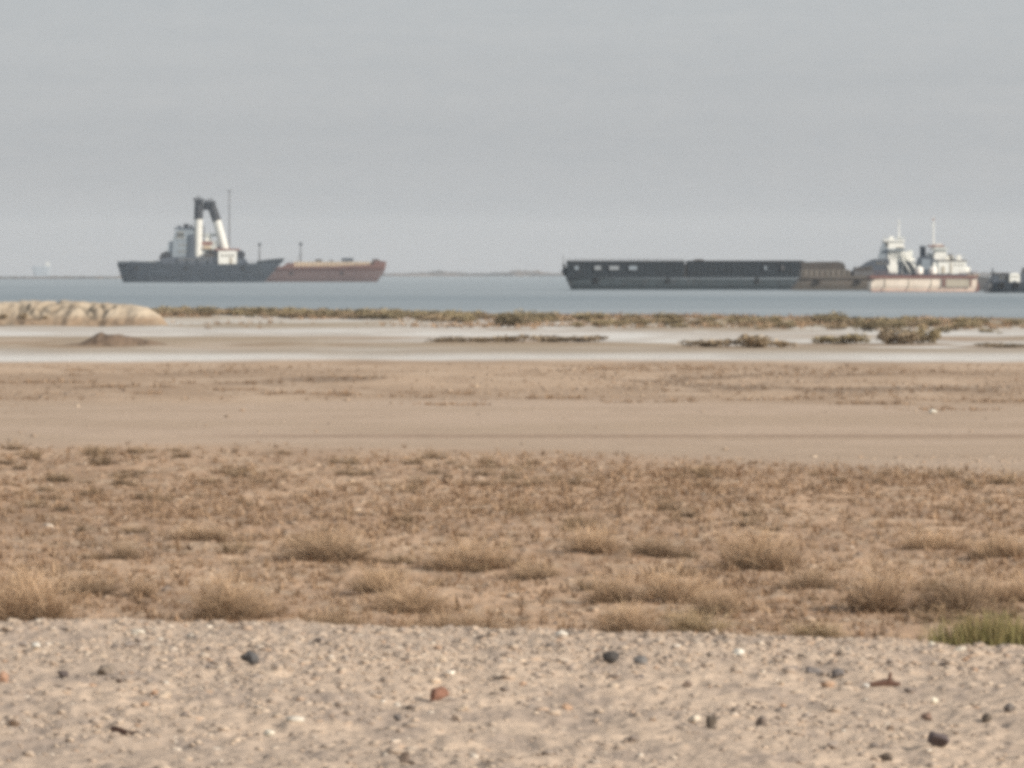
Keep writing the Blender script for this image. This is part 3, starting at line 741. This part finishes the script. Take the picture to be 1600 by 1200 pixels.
HERO = [  # px, base py, width px, height px, colour, shape, label
    (390, 1042, 34, 26, (.10, .095, .095), 'wedge', 'dark grey pointed rock sitting alone below the two bushes on the left'),
    (955, 1045, 32, 24, (.055, .048, .045), 'round', 'blackish rock near the middle of the gravel bank edge, darkest stone there'),
    (1001, 1040, 28, 18, (.20, .185, .175), 'flat', 'blue grey stone right beside the blackish rock'),
    (686, 1097, 36, 26, (.26, .12, .075), 'round', 'reddish brown rock, the only red one on the gravel'),
    (1112, 1145, 20, 26, (.12, .09, .065), 'tall', 'dark brown upright stone casting a long shadow, next to a cream stone'),
    (1085, 1130, 26, 16, (.72, .62, .50), 'round', 'cream stone just left of the dark upright stone'),
    (98, 1059, 20, 14, (.085, .06, .055), 'round', 'small dark maroon stone near the left edge of the gravel'),
    (164, 1054, 32, 20, (.30, .24, .19), 'round', 'dull brown stone left of the dark grey pointed rock'),
    (185, 1069, 14, 8, (.12, .075, .055), 'round', 'tiny dark chip lying just below the dull brown stone'),
    (55, 1019, 16, 12, (.80, .76, .68), 'round', 'white stone nearest the left edge'),
    (420, 1147, 22, 12, (.80, .74, .62), 'round', 'white stone low in the picture right of the brown stick'),
    (1155, 1024, 22, 12, (.78, .74, .66), 'round', 'white stone high on the gravel bank right of the blackish rock'),
    (1461, 1096, 14, 12, (.82, .76, .62), 'round', 'bright cream pebble below and right of the twig stump'),
    (1354, 1073, 12, 9, (.82, .78, .72), 'round', 'small white pebble touching the twig stump'),
    (1467, 1166, 40, 26, (.115, .085, .085), 'wedge', 'dark wedge shaped rock low on the right'),
    (1543, 1133, 20, 16, (.13, .10, .075), 'round', 'dark brown stone right of the bright cream pebble'),
    (1579, 1121, 24, 16, (.17, .145, .13), 'round', 'dark grey stone closest to the right edge'),
    (1449, 1126, 20, 16, (.24, .15, .11), 'round', 'brown stone above the dark wedge shaped rock'),
    (1310, 1054, 24, 15, (.16, .14, .135), 'flat', 'bluish dark stone, rightmost in the row of three grey stones'),
    (1272, 1052, 30, 13, (.19, .165, .155), 'flat', 'flat grey stone, middle one of the row of three'),
    (1236, 1047, 30, 13, (.25, .205, .19), 'flat', 'flat mauve grey stone, leftmost of the row of three'),
    (632, 1199, 20, 24, (.17, .12, .09), 'tall', 'brown stone cut by the bottom edge of the picture'),
    (1392, 1140, 14, 12, (.20, .14, .10), 'round', 'small brown stone left of the brown and wedge rocks'),
    (1190, 1140, 22, 18, (.22, .17, .14), 'round', 'greyish brown stone right of the dark upright stone'),
    (1074, 1076, 20, 14, (.24, .18, .145), 'round', 'dull brown stone midway along the bank'),
    (1386, 1192, 26, 16, (.13, .095, .07), 'flat', 'dark brown flat stone at the bottom edge'),
    (1456, 1010, 14, 12, (.78, .72, .60), 'round', 'cream pebble beside the green grass clump'),
    (1500, 1017, 26, 10, (.70, .62, .50), 'flat', 'pale slab at the foot of the green grass clump'),
    (215, 993, 26, 12, (.80, .73, .62), 'round', 'whitish stone on the crest left of the middle bushes'),
    (5, 1064, 18, 22, (.40, .235, .155), 'round', 'orange brown stone cut by the left edge'),
    (620, 1130, 16, 12, (.13, .11, .10), 'round', 'small black stone under the reddish brown rock'),
    (1000, 1062, 15, 10, (.16, .13, .12), 'round', 'tiny dark stone below the blue grey stone'),
]
SHP = dict(round=(1, .9, .85), wedge=(1, .8, .95), tall=(.95, .85, 1.0), flat=(1, 1, .6))
for i, (px, py, w, h, c, shp, lab) in enumerate(HERO):
    X, Y = at(px, py, CAMZ); k = Y / F
    me = stone_mesh('stone', 100 + i, [q * .9 + .03 for q in c], (1, 1, 1), .75)
    co = np.array([v.co[:] for v in me.vertices])
    if shp == 'wedge': co[:, 0] += .28 * -np.clip(co[:, 2], 0, 9); co[:, :2] *= (1 - .55 * np.clip(co[:, 2:3], 0, 1))
    lo_, hi_ = co.min(0), co.max(0); co = (co - (lo_ + hi_) / 2) / ((hi_ - lo_) / 2)
    co *= .87 * np.array([w * k * .5, w * k * .45, h * k * .56]); me.vertices.foreach_set('co', co.astype(np.float32).ravel()); me.update()
    z0 = zg(X, Y); zv = max(zg(X, Y - d) - .068 * d for d in (.1, .2, .35, .5, .8)); z0 = min(max(z0, zv), z0 + .025)
    o = link('stone', me); o.location = (X, Y, z0 + h * k * .38)
    tag(o, lab, 'stone', 'larger stones on the gravel bank')

# medium stones, all alike
x, y = rand_pts(150, 25, 35.5, lambda x, y, s: .4 + .6 * ss(28, 33, y), 1.05, 'gravel')
protos = []
for i in range(8):
    protos.append(stone_mesh('stone', 300 + i, STONE_COLS[[0, 1, 2, 4, 5, 7, 0, 5][i]], (1.15, 1, .75), .7))
for i in range(len(x)):
    o = link('stone', protos[i % 8]); r = float(np.clip(RNG.lognormal(math.log(.024), .3), .015, .045))
    o.scale = (r, r, r * RNG.uniform(.6, 1)); o.rotation_euler = (RNG.uniform(-.3, .3), RNG.uniform(-.3, .3), RNG.uniform(0, 6.28))
    o.location = (x[i], y[i], zg(x[i], y[i]) + r * .35)
    tag(o, 'fist sized broken stone lying among the foreground gravel', 'stone', 'fist sized stones in the gravel')

# sticks
def stick(px0, py0, px1, py1, r, label, up=0.0):
    xa, ya = at(px0, py0, CAMZ); xb, yb = at(px1, py1, CAMZ)
    n = 6; pts = [np.array([xa + (xb - xa) * t, ya + (yb - ya) * t + .006 * math.sin(t * 5), zg(xa, ya) + r * .8 + up * t + .006 * math.sin(t * 7)]) for t in np.linspace(0, 1, n)]
    mb = MB()
    m = 7; v, f = [], []
    for i, p in enumerate(pts):
        rr = r * (1 - .5 * i / (n - 1))
        v += [p + rr * np.array([0, math.cos(a), math.sin(a)]) for a in np.arange(m) * 2 * math.pi / m]
    for i in range(n - 1): f += [(i * m + j, i * m + (j + 1) % m, (i + 1) * m + (j + 1) % m, (i + 1) * m + j) for j in range(m)]
    f += [tuple(range(m - 1, -1, -1)), tuple(range((n - 1) * m, n * m))]
    mb.add([p - pts[0] for p in v], f)
    o = mb.build('stick', M_stick); o.location = pts[0]
    return tag(o, label, 'stick')
M_stick = plain('weathered_wood', (.13, .07, .05), .9)
stick(172, 1140, 216, 1145, .022, 'reddish brown stick lying on the gravel left of the white stone')
# twig stump: a dead root lying flat with a short upright
X, Y = at(1390, 1072, CAMZ); k = Y / F; zz = zg(X, Y)
st = thing('twig_stump', 'dark dead root with one short upright twig among pale pebbles', 'twig stump', (X, Y, zz))
MB().tube((-30 * k, 0, .010), (-4 * k, .01, .018), .012, .022, 7).tube((-4 * k, .01, .018), (18 * k, 0, .012), .022, .008, 7).build('root', M_stick, st)
MB().tube((0, 0, .02), (2 * k, 0, 22 * k), .012, .009, 7).build('upright_twig', M_stick, st)

# ------------------------------------------------------------------ shrubs
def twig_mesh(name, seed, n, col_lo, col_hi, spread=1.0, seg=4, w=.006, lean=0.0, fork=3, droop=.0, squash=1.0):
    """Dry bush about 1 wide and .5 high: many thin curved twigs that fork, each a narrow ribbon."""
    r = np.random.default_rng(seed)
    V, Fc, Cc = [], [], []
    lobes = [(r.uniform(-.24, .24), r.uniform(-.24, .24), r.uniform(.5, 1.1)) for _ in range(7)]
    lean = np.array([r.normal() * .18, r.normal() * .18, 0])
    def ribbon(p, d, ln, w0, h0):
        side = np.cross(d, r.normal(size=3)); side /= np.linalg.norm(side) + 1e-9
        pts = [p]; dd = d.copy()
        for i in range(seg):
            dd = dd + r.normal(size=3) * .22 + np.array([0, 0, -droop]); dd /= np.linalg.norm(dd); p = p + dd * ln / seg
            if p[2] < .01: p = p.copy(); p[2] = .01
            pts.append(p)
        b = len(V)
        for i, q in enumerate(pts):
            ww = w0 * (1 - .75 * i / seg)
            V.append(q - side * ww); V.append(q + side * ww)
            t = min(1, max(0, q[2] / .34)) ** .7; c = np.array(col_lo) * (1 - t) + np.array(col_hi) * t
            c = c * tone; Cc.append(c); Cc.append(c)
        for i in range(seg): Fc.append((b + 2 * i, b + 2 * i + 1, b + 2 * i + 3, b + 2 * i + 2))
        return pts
    for k in range(n):
        lx, ly, ls = lobes[int(7 * r.random() ** 1.6)]; tone = r.uniform(.7, 1.25)
        a = r.uniform(0, 6.283); el = math.asin(r.uniform(.12, 1.0))
        d = np.array([math.cos(a) * math.cos(el), math.sin(a) * math.cos(el), math.sin(el) * squash]) + lean; d /= np.linalg.norm(d)
        woody = r.random() < .06
        ln = .46 * (.55 + .45 * ls) * r.uniform(.55, 1.1) * spread
        base = np.array([lx + r.normal() * .06, ly + r.normal() * .06, 0])
        if woody: tone *= .5
        pts = ribbon(base, d, ln * (.7 if woody else 1), w * (2.6 if woody else 1), 0)
        for q in range(fork):
            i = r.integers(1, seg); d2 = d + r.normal(size=3) * .55; d2[2] = abs(d2[2]) * .8 + .05; d2 /= np.linalg.norm(d2)
            ribbon(pts[i], d2, ln * r.uniform(.3, .6), w * .7, 0)
    return big_mesh(name, np.array(V), np.array(Fc), M['twig'], np.clip(np.array(Cc), 0, .8))

def leafy_mesh(name, seed, n, col_lo, col_hi, leaf=.045, flat=1.0):
    """Denser salt bush about 1 wide and .5 high out of small leaf faces in clumps."""
    r = np.random.default_rng(seed); V, Fc, Cc = [], [], []
    lob = [(r.uniform(-.36, .36), r.uniform(-.3, .3), r.uniform(.10, .30) * flat, r.uniform(.12, .24)) for _ in range(9)]
    for k in range(n):
        lx, ly, lz, lr = lob[r.integers(9)]
        d = r.normal(size=3); d /= np.linalg.norm(d)
        p = np.array([lx, ly, lz]) + d * lr * r.uniform(.45, 1.05) * np.array([1, 1, .9 * flat])
        if p[2] < .0: p[2] = abs(p[2]) * .4
        u = r.normal(size=3); u /= np.linalg.norm(u); w = np.cross(u, r.normal(size=3)); w /= np.linalg.norm(w) + 1e-9
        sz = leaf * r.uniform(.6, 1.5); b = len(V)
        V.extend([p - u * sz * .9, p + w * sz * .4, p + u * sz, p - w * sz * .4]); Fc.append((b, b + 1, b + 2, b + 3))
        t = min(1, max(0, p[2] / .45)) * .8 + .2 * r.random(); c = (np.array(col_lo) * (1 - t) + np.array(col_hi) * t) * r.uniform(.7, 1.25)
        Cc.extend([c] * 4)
    return big_mesh(name, np.array(V), np.array(Fc), M['leaf'], np.clip(np.array(Cc), 0, .8))

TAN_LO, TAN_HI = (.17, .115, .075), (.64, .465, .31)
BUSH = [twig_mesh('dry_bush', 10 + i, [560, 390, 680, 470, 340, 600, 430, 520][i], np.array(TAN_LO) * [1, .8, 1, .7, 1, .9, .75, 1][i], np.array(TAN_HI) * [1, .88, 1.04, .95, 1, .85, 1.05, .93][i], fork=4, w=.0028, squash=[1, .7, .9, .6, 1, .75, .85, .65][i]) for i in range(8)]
TUFT = [twig_mesh('dry_tuft', 40 + i, 70, (.085, .06, .04), (.38, .275, .175), fork=2, w=.011) for i in range(5)]  # extra dark low colour paints the shadow at each tuft's foot
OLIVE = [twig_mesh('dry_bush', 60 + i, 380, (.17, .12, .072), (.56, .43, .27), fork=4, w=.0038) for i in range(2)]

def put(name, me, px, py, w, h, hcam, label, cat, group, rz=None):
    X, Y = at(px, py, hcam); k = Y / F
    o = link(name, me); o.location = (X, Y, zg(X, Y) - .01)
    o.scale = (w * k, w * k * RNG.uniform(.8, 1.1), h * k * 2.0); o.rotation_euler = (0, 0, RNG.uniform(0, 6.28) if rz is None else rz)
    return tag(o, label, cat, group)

PH = CAMZ - PLAIN
GB = 'dry bushes on the scrub plain'
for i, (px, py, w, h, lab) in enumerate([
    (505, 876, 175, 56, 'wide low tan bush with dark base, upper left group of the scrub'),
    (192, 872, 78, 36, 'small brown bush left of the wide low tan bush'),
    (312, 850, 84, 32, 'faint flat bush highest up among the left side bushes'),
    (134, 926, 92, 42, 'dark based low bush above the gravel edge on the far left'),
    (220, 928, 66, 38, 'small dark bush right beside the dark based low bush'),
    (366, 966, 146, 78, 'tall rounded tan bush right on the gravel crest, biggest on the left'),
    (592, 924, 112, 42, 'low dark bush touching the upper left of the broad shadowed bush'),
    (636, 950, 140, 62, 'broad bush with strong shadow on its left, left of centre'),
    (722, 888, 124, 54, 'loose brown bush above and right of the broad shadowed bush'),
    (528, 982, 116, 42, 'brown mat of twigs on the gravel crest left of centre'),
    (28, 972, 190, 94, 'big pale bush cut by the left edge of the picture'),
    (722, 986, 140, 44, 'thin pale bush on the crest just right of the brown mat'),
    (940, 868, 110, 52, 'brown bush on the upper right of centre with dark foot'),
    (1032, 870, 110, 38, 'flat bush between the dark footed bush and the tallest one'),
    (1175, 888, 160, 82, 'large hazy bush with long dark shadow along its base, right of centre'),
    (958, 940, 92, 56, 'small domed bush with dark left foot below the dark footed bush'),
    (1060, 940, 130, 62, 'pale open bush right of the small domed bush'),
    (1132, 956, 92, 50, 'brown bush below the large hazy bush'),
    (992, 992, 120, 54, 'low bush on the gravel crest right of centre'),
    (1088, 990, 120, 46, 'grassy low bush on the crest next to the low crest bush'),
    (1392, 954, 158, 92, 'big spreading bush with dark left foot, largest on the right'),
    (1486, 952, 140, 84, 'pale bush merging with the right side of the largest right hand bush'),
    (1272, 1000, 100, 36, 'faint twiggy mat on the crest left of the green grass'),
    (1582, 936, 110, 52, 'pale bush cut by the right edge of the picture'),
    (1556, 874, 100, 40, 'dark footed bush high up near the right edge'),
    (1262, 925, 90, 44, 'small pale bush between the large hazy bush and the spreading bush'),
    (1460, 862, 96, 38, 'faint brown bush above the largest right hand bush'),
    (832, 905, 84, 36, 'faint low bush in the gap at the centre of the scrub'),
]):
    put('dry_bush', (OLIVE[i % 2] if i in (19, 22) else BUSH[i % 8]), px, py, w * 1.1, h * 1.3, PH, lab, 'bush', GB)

# green clump at the right
def grass_mesh(name, seed, n):
    r = np.random.default_rng(seed); V, Fc, Cc = [], [], []
    for k in range(n):
        cx = r.choice([-.3, -.1, .08, .22, .36], p=[.14, .22, .28, .22, .14]); x0, y0 = cx + r.normal() * .12, r.normal() * .2
        h = r.uniform(.18, .5) * (1 - .5 * abs(cx - .1)); a = r.uniform(0, 6.28); lean = r.uniform(.05, .45) * h; w = .007
        ca, sa = math.cos(a), math.sin(a); b = len(V); green = r.random() < .62
        for i in range(4):
            t = i / 3; q = np.array([x0 + ca * lean * t * t, y0 + sa * lean * t * t, h * t]); ww = w * (1 - .85 * t)
            V.append(q + np.array([-sa * ww, ca * ww, 0])); V.append(q + np.array([sa * ww, -ca * ww, 0]))
            c = (np.array([.10, .10, .03]) * (1 - t) + (np.array([.30, .265, .125]) if green else np.array([.40, .31, .16])) * t) * r.uniform(.75, 1.2); Cc += [c, c]
        for i in range(3): Fc.append((b + 2 * i, b + 2 * i + 1, b + 2 * i + 3, b + 2 * i + 2))
    return big_mesh(name, np.array(V), np.array(Fc), M['twig'], np.clip(np.array(Cc), 0, .8))
X, Y = at(1545, 1014, CAMZ + .05); Y += .25; k = Y / F
o = link('grass_clump', grass_mesh('grass_clump', 5, 1500)); o.location = (X, Y, zg(X, Y) - .01); o.scale = (185 * k, 110 * k, 150 * k)
tag(o, 'yellow green grass clump growing at the gravel edge, only green plant near the camera', 'grass clump')

# small tufts over the scrub plain, individually placed
cnt = 0
while cnt < 285:
    x, y = rand_pts(1, 40, 84, lambda x, y, s: (.15 + .85 * ss(.42, .6, fbm(x * .45, y * .16, 81))) * (y + 7 * s < 76), 1.03, 'plain')
    X, Y = float(x[0]), float(y[0])
    w = float(np.clip(RNG.lognormal(math.log(.23), .42), .09, .6)); 
    o = link('dry_tuft', TUFT[cnt % 5]); o.location = (X, Y, zg(X, Y) - .01); o.rotation_euler = (0, 0, RNG.uniform(0, 6.28))
    o.scale = (w, w * RNG.uniform(.8, 1.2), w * RNG.uniform(.6, 1.1))
    tag(o, 'small dry brown tuft scattered over the stony scrub plain', 'tuft', 'small dry tufts over the scrub plain'); cnt += 1

# uncountable low growth between the tufts
def ground_cover(name, n, hm, args, cap=.16):
    x, y = rand_pts(*args)
    cover(name, n, x, y, hm, cap)
def cover(name, n, x, y, hm, cap):
    z = height(x, y); m = 9
    Vs, Cs = [], []
    h = np.clip(RNG.lognormal(math.log(hm), .5, n), .012, cap)
    for j in range(m):
        a = RNG.uniform(0, 6.28, n); sp = RNG.uniform(.2, 1.3, n) * h; b = RNG.uniform(0, 6.28, n); w = .003 + .06 * h
        ox, oy = np.cos(b) * h * .5 * RNG.random(n), np.sin(b) * h * .5 * RNG.random(n)
        p0 = np.stack([x + ox - np.sin(a) * w, y + oy + np.cos(a) * w, z - .01], -1); p1 = np.stack([x + ox + np.sin(a) * w, y + oy - np.cos(a) * w, z - .01], -1)
        p2 = np.stack([x + ox + np.cos(a) * sp, y + oy + np.sin(a) * sp, z + h * RNG.uniform(.4, 1, n)], -1)
        Vs.append(np.stack([p0, p1, p2], 1))
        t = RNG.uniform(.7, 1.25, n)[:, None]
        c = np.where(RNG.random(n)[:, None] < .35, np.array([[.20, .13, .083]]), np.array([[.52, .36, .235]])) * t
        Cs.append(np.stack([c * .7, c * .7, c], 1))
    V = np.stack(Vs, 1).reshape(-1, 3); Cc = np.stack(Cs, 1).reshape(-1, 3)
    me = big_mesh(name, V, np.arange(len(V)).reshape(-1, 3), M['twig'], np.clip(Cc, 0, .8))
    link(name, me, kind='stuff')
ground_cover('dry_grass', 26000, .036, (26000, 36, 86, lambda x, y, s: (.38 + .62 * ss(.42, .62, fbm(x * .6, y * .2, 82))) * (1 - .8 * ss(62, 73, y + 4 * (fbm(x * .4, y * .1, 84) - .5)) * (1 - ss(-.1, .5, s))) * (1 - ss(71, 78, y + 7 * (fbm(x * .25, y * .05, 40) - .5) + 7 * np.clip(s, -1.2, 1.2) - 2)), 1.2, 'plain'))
ground_cover('wrack_litter', 1500, .045, (1500, 104, 160, lambda x, y, s: wrack(x, y), 1.1))
ground_cover('beach_debris', 3600, .040, (3600, 112, 156, lambda x, y, s: .10 + .90 * ss(.56, .68, fbm(x * .28, y * .09, 38)), 1.15))
ground_cover('shore_grass', 5200, .17, (5200, 262, 384, lambda x, y, s: (ss(-.75, .1, s) * ss(262, 290, y) + ss(330, 365, y)) * ss(.42, .56, fbm(x * .11, y * .05, 83)), 1.15), .40)

# ------------------------------------------------------------------ shore and salt flat shrubs
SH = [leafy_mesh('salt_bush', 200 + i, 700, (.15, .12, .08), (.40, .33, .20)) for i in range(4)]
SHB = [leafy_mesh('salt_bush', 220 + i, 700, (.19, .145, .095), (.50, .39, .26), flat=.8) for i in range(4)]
def ground_h(py):      # lens height over the ground for a photo row on the flats
    return float(np.interp(py, [488, 510, 540, 565, 600], [CAMZ - WATER - .10, 2.78, 2.62, 2.53, 2.5]))
GS = 'salt bushes along the shore'; GH = 'brush on the salt flat hummocks'
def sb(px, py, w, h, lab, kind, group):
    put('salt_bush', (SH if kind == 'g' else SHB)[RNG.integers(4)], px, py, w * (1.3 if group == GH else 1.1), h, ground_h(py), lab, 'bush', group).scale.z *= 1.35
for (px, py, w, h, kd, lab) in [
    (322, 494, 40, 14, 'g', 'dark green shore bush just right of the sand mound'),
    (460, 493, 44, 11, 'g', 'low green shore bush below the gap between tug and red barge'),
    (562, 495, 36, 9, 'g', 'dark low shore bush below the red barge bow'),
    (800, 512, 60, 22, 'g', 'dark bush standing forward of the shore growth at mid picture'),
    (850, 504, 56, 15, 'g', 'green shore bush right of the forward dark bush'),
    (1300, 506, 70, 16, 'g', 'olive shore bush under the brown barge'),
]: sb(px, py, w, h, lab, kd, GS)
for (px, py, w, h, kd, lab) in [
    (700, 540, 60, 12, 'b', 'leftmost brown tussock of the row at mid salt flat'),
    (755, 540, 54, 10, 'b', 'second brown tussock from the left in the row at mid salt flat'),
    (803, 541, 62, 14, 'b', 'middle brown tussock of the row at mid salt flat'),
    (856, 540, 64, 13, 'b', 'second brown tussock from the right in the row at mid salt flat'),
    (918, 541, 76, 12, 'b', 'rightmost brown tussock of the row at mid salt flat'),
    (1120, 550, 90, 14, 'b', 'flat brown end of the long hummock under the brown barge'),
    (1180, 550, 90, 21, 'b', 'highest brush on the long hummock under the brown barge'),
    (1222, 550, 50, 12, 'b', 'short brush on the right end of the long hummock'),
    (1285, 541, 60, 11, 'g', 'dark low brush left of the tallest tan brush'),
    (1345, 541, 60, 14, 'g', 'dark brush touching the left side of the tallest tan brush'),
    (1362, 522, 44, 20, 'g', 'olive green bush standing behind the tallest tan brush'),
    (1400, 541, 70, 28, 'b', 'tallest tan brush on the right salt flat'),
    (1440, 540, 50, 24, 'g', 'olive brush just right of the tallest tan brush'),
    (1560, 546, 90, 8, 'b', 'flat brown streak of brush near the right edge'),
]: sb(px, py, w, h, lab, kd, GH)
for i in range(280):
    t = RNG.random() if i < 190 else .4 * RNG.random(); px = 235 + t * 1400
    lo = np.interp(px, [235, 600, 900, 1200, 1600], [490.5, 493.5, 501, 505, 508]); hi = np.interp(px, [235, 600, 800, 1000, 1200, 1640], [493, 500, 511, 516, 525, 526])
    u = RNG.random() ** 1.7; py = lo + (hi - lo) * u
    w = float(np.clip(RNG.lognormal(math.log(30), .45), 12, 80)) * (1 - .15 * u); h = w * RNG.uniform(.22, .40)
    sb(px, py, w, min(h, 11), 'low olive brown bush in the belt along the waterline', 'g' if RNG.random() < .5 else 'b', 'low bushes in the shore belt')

# pale eroded sand mound at the left, and a small heap of earth in front of it
def mound(name, px0, px1, pyb, top_px, top_h, depth, mat_cols, seed, gully=.0, mid=.5):
    d = dist_of(pyb, ground_h(pyb)); k = d / F
    nx, ny = 260, 40
    px = np.linspace(px0, px1, nx); v = np.linspace(0, 1, ny)
    prof = np.interp(px, top_px, top_h) * k
    X = (px[None] - 800) * k + 0 * v[:, None]; Y = d + depth * v[:, None] + 0 * X
    if gully:  # bays cut into the front
        Y = Y + (1 - v[:, None]) * 1.0 * (fbm(X * .8, X * 0, seed) - .5) * 2
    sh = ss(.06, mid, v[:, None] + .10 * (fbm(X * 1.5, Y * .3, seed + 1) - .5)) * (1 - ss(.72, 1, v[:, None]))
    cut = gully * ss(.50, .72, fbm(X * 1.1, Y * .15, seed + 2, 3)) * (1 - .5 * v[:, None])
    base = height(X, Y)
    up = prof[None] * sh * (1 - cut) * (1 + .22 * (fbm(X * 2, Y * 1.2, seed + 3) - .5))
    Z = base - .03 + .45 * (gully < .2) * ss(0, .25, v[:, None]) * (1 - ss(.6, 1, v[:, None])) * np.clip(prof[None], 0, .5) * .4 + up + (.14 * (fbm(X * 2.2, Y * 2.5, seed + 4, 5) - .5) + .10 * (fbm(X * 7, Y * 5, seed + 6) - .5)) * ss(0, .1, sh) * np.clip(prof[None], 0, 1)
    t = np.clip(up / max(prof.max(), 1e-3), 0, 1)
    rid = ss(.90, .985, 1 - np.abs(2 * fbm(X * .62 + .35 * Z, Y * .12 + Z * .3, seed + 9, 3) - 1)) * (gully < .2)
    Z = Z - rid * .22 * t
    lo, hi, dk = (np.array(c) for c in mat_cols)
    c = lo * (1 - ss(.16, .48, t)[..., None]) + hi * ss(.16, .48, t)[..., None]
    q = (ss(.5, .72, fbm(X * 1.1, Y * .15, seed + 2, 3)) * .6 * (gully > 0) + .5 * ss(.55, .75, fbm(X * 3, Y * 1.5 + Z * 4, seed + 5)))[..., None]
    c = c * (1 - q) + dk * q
    c = c * (1 - .5 * rid[..., None])  # crevices darkened in the colour too, as painted shade
    i = (np.arange(ny - 1)[:, None] * nx + np.arange(nx - 1)[None]).ravel()
    me = big_mesh(name, np.stack([X, Y, Z], -1).reshape(-1, 3), np.c_[i, i + 1, i + nx + 1, i + nx], M['ground'], np.clip(c, 0, .8).reshape(-1, 3), smooth=True)
    return link(name, me)
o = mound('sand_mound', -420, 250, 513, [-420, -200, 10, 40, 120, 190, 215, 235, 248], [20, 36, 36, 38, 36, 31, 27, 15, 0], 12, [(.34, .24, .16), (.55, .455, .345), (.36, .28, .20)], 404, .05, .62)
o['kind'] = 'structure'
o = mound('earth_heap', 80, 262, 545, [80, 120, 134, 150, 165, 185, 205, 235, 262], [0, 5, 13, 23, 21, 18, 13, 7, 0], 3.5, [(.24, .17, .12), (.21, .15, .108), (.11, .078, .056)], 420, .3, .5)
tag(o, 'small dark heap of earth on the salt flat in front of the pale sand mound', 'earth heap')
for (px, py, w, h, lab) in [(30, 487, 0, 0, '')][:0]: pass
for (px, dy, w, h, lab) in [(2, 1.5, 26, 12, 'dark dry shrub on the face of the sand mound at the left edge'), (36, 1.0, 18, 14, 'dark shrub in the first gully of the sand mound'), (70, 1.6, 14, 8, 'tiny shrub right of the first gully on the sand mound')]:
    d = dist_of(513, ground_h(513)) + dy; k = d / F
    o = link('salt_bush', SHB[0]); o.location = ((px - 800) * k, d - .4, -.46 + .35); o.scale = (w * k, w * k, h * k * 2)
    tag(o, lab, 'bush', 'shrubs on the sand mound')
# white litter spot on the track verge
X, Y = at(1458, 646, 2.5); me = stone_mesh('stone', 555, (.80, .76, .66), (.09, .08, .06), .3)
o = link('stone', me); o.location = (X, Y, zg(X, Y) + .04); tag(o, 'lone bright white stone on the far side of the dirt track', 'stone')

# ------------------------------------------------------------------ haze
def haze():
    m = bpy.data.materials.new('sea_haze'); m.use_nodes = True; nt = m.node_tree; nt.nodes.clear()
    out = N(nt, 'ShaderNodeOutputMaterial')
    sc = N(nt, 'ShaderNodeVolumeScatter'); sc.inputs['Density'].default_value = HAZE; sc.inputs['Color'].default_value = (.50, .56, .64, 1)
    nt.links.new(sc.outputs[0], out.inputs['Volume'])
    mb = MB().box(-9500, 9500, -300, 9500, -6, 90)
    o = mb.build('haze', m); o['kind'] = 'structure'
HAZE = .00010
haze()

# ------------------------------------------------------------------ sky, sun, camera
def world():
    w = bpy.data.worlds.new('World'); bpy.context.scene.world = w; w.use_nodes = True
    nt = w.node_tree; nt.nodes.clear()
    out = N(nt, 'ShaderNodeOutputWorld'); bg = N(nt, 'ShaderNodeBackground'); bg.inputs['Strength'].default_value = .1
    sky = N(nt, 'ShaderNodeTexSky', sky_type='NISHITA'); sky.sun_disc = False
    sky.sun_elevation = math.radians(SUN_EL); sky.sun_rotation = math.radians(SUN_AZ)
    sky.air_density = 1.0; sky.dust_density = 2.0; sky.ozone_density = 1.0
    geo = N(nt, 'ShaderNodeTexCoord').outputs['Generated']
    streak = noise(nt, mapping(nt, geo, (5, 5, 110)), 1.0, 4, .55)
    fine = noise(nt, mapping(nt, geo, (160, 160, 420)), 1.0, 3, .6)
    veil = mixc(nt, ramp(nt, streak, .36, .66), (4.58, 4.74, 4.94), (4.92, 5.04, 5.20))
    sep = N(nt, 'ShaderNodeSeparateXYZ'); nt.links.new(geo, sep.inputs[0])
    veil = mixc(nt, 1.0, veil, ramp(nt, sep.outputs['Z'], .0, .05, (.85, .84, .84), (1.05, 1.065, 1.07)), 'MULTIPLY')
    veil = mixc(nt, 1.0, veil, ramp(nt, fine, .3, .7, (.975, .98, .985), (1.02, 1.015, 1.01)), 'MULTIPLY')
    c = mixc(nt, .90, sky.outputs[0], veil)
    nt.links.new(c, bg.inputs[0]); nt.links.new(bg.outputs[0], out.inputs[0])
world()

sl = bpy.data.lights.new('sun', 'SUN'); sl.energy = 4.9; sl.angle = math.radians(.53); sl.color = (1.0, .93, .82)
so = bpy.data.objects.new('sun', sl); C.objects.link(so)
el, az = math.radians(SUN_EL), math.radians(SUN_AZ)
so.rotation_euler = (math.pi / 2 - el, 0, math.pi - az)
so.location = (40, -40, 30)

cam = bpy.data.cameras.new('camera'); cam.lens = 200; cam.sensor_width = 36; cam.clip_start = .5; cam.clip_end = 60000
co = bpy.data.objects.new('camera', cam); C.objects.link(co); co.location = (0, 0, CAMZ)
co.rotation_euler = (math.pi / 2 - math.atan((600 - HY) / F), 0, 0)
sc = bpy.context.scene; sc.camera = co
sc.render.engine = 'CYCLES'
sc.view_settings.view_transform = 'Standard'; sc.view_settings.look = 'None'
sc.view_settings.exposure = 0; sc.view_settings.gamma = 1
sc.cycles.use_denoising = False
sc.cycles.sample_clamp_indirect = 2.0; sc.cycles.max_bounces = 5; sc.cycles.volume_bounces = 1; sc.cycles.transparent_max_bounces = 8
sc.cycles.pixel_filter_type = 'BLACKMAN_HARRIS'; sc.cycles.filter_width = 4.6
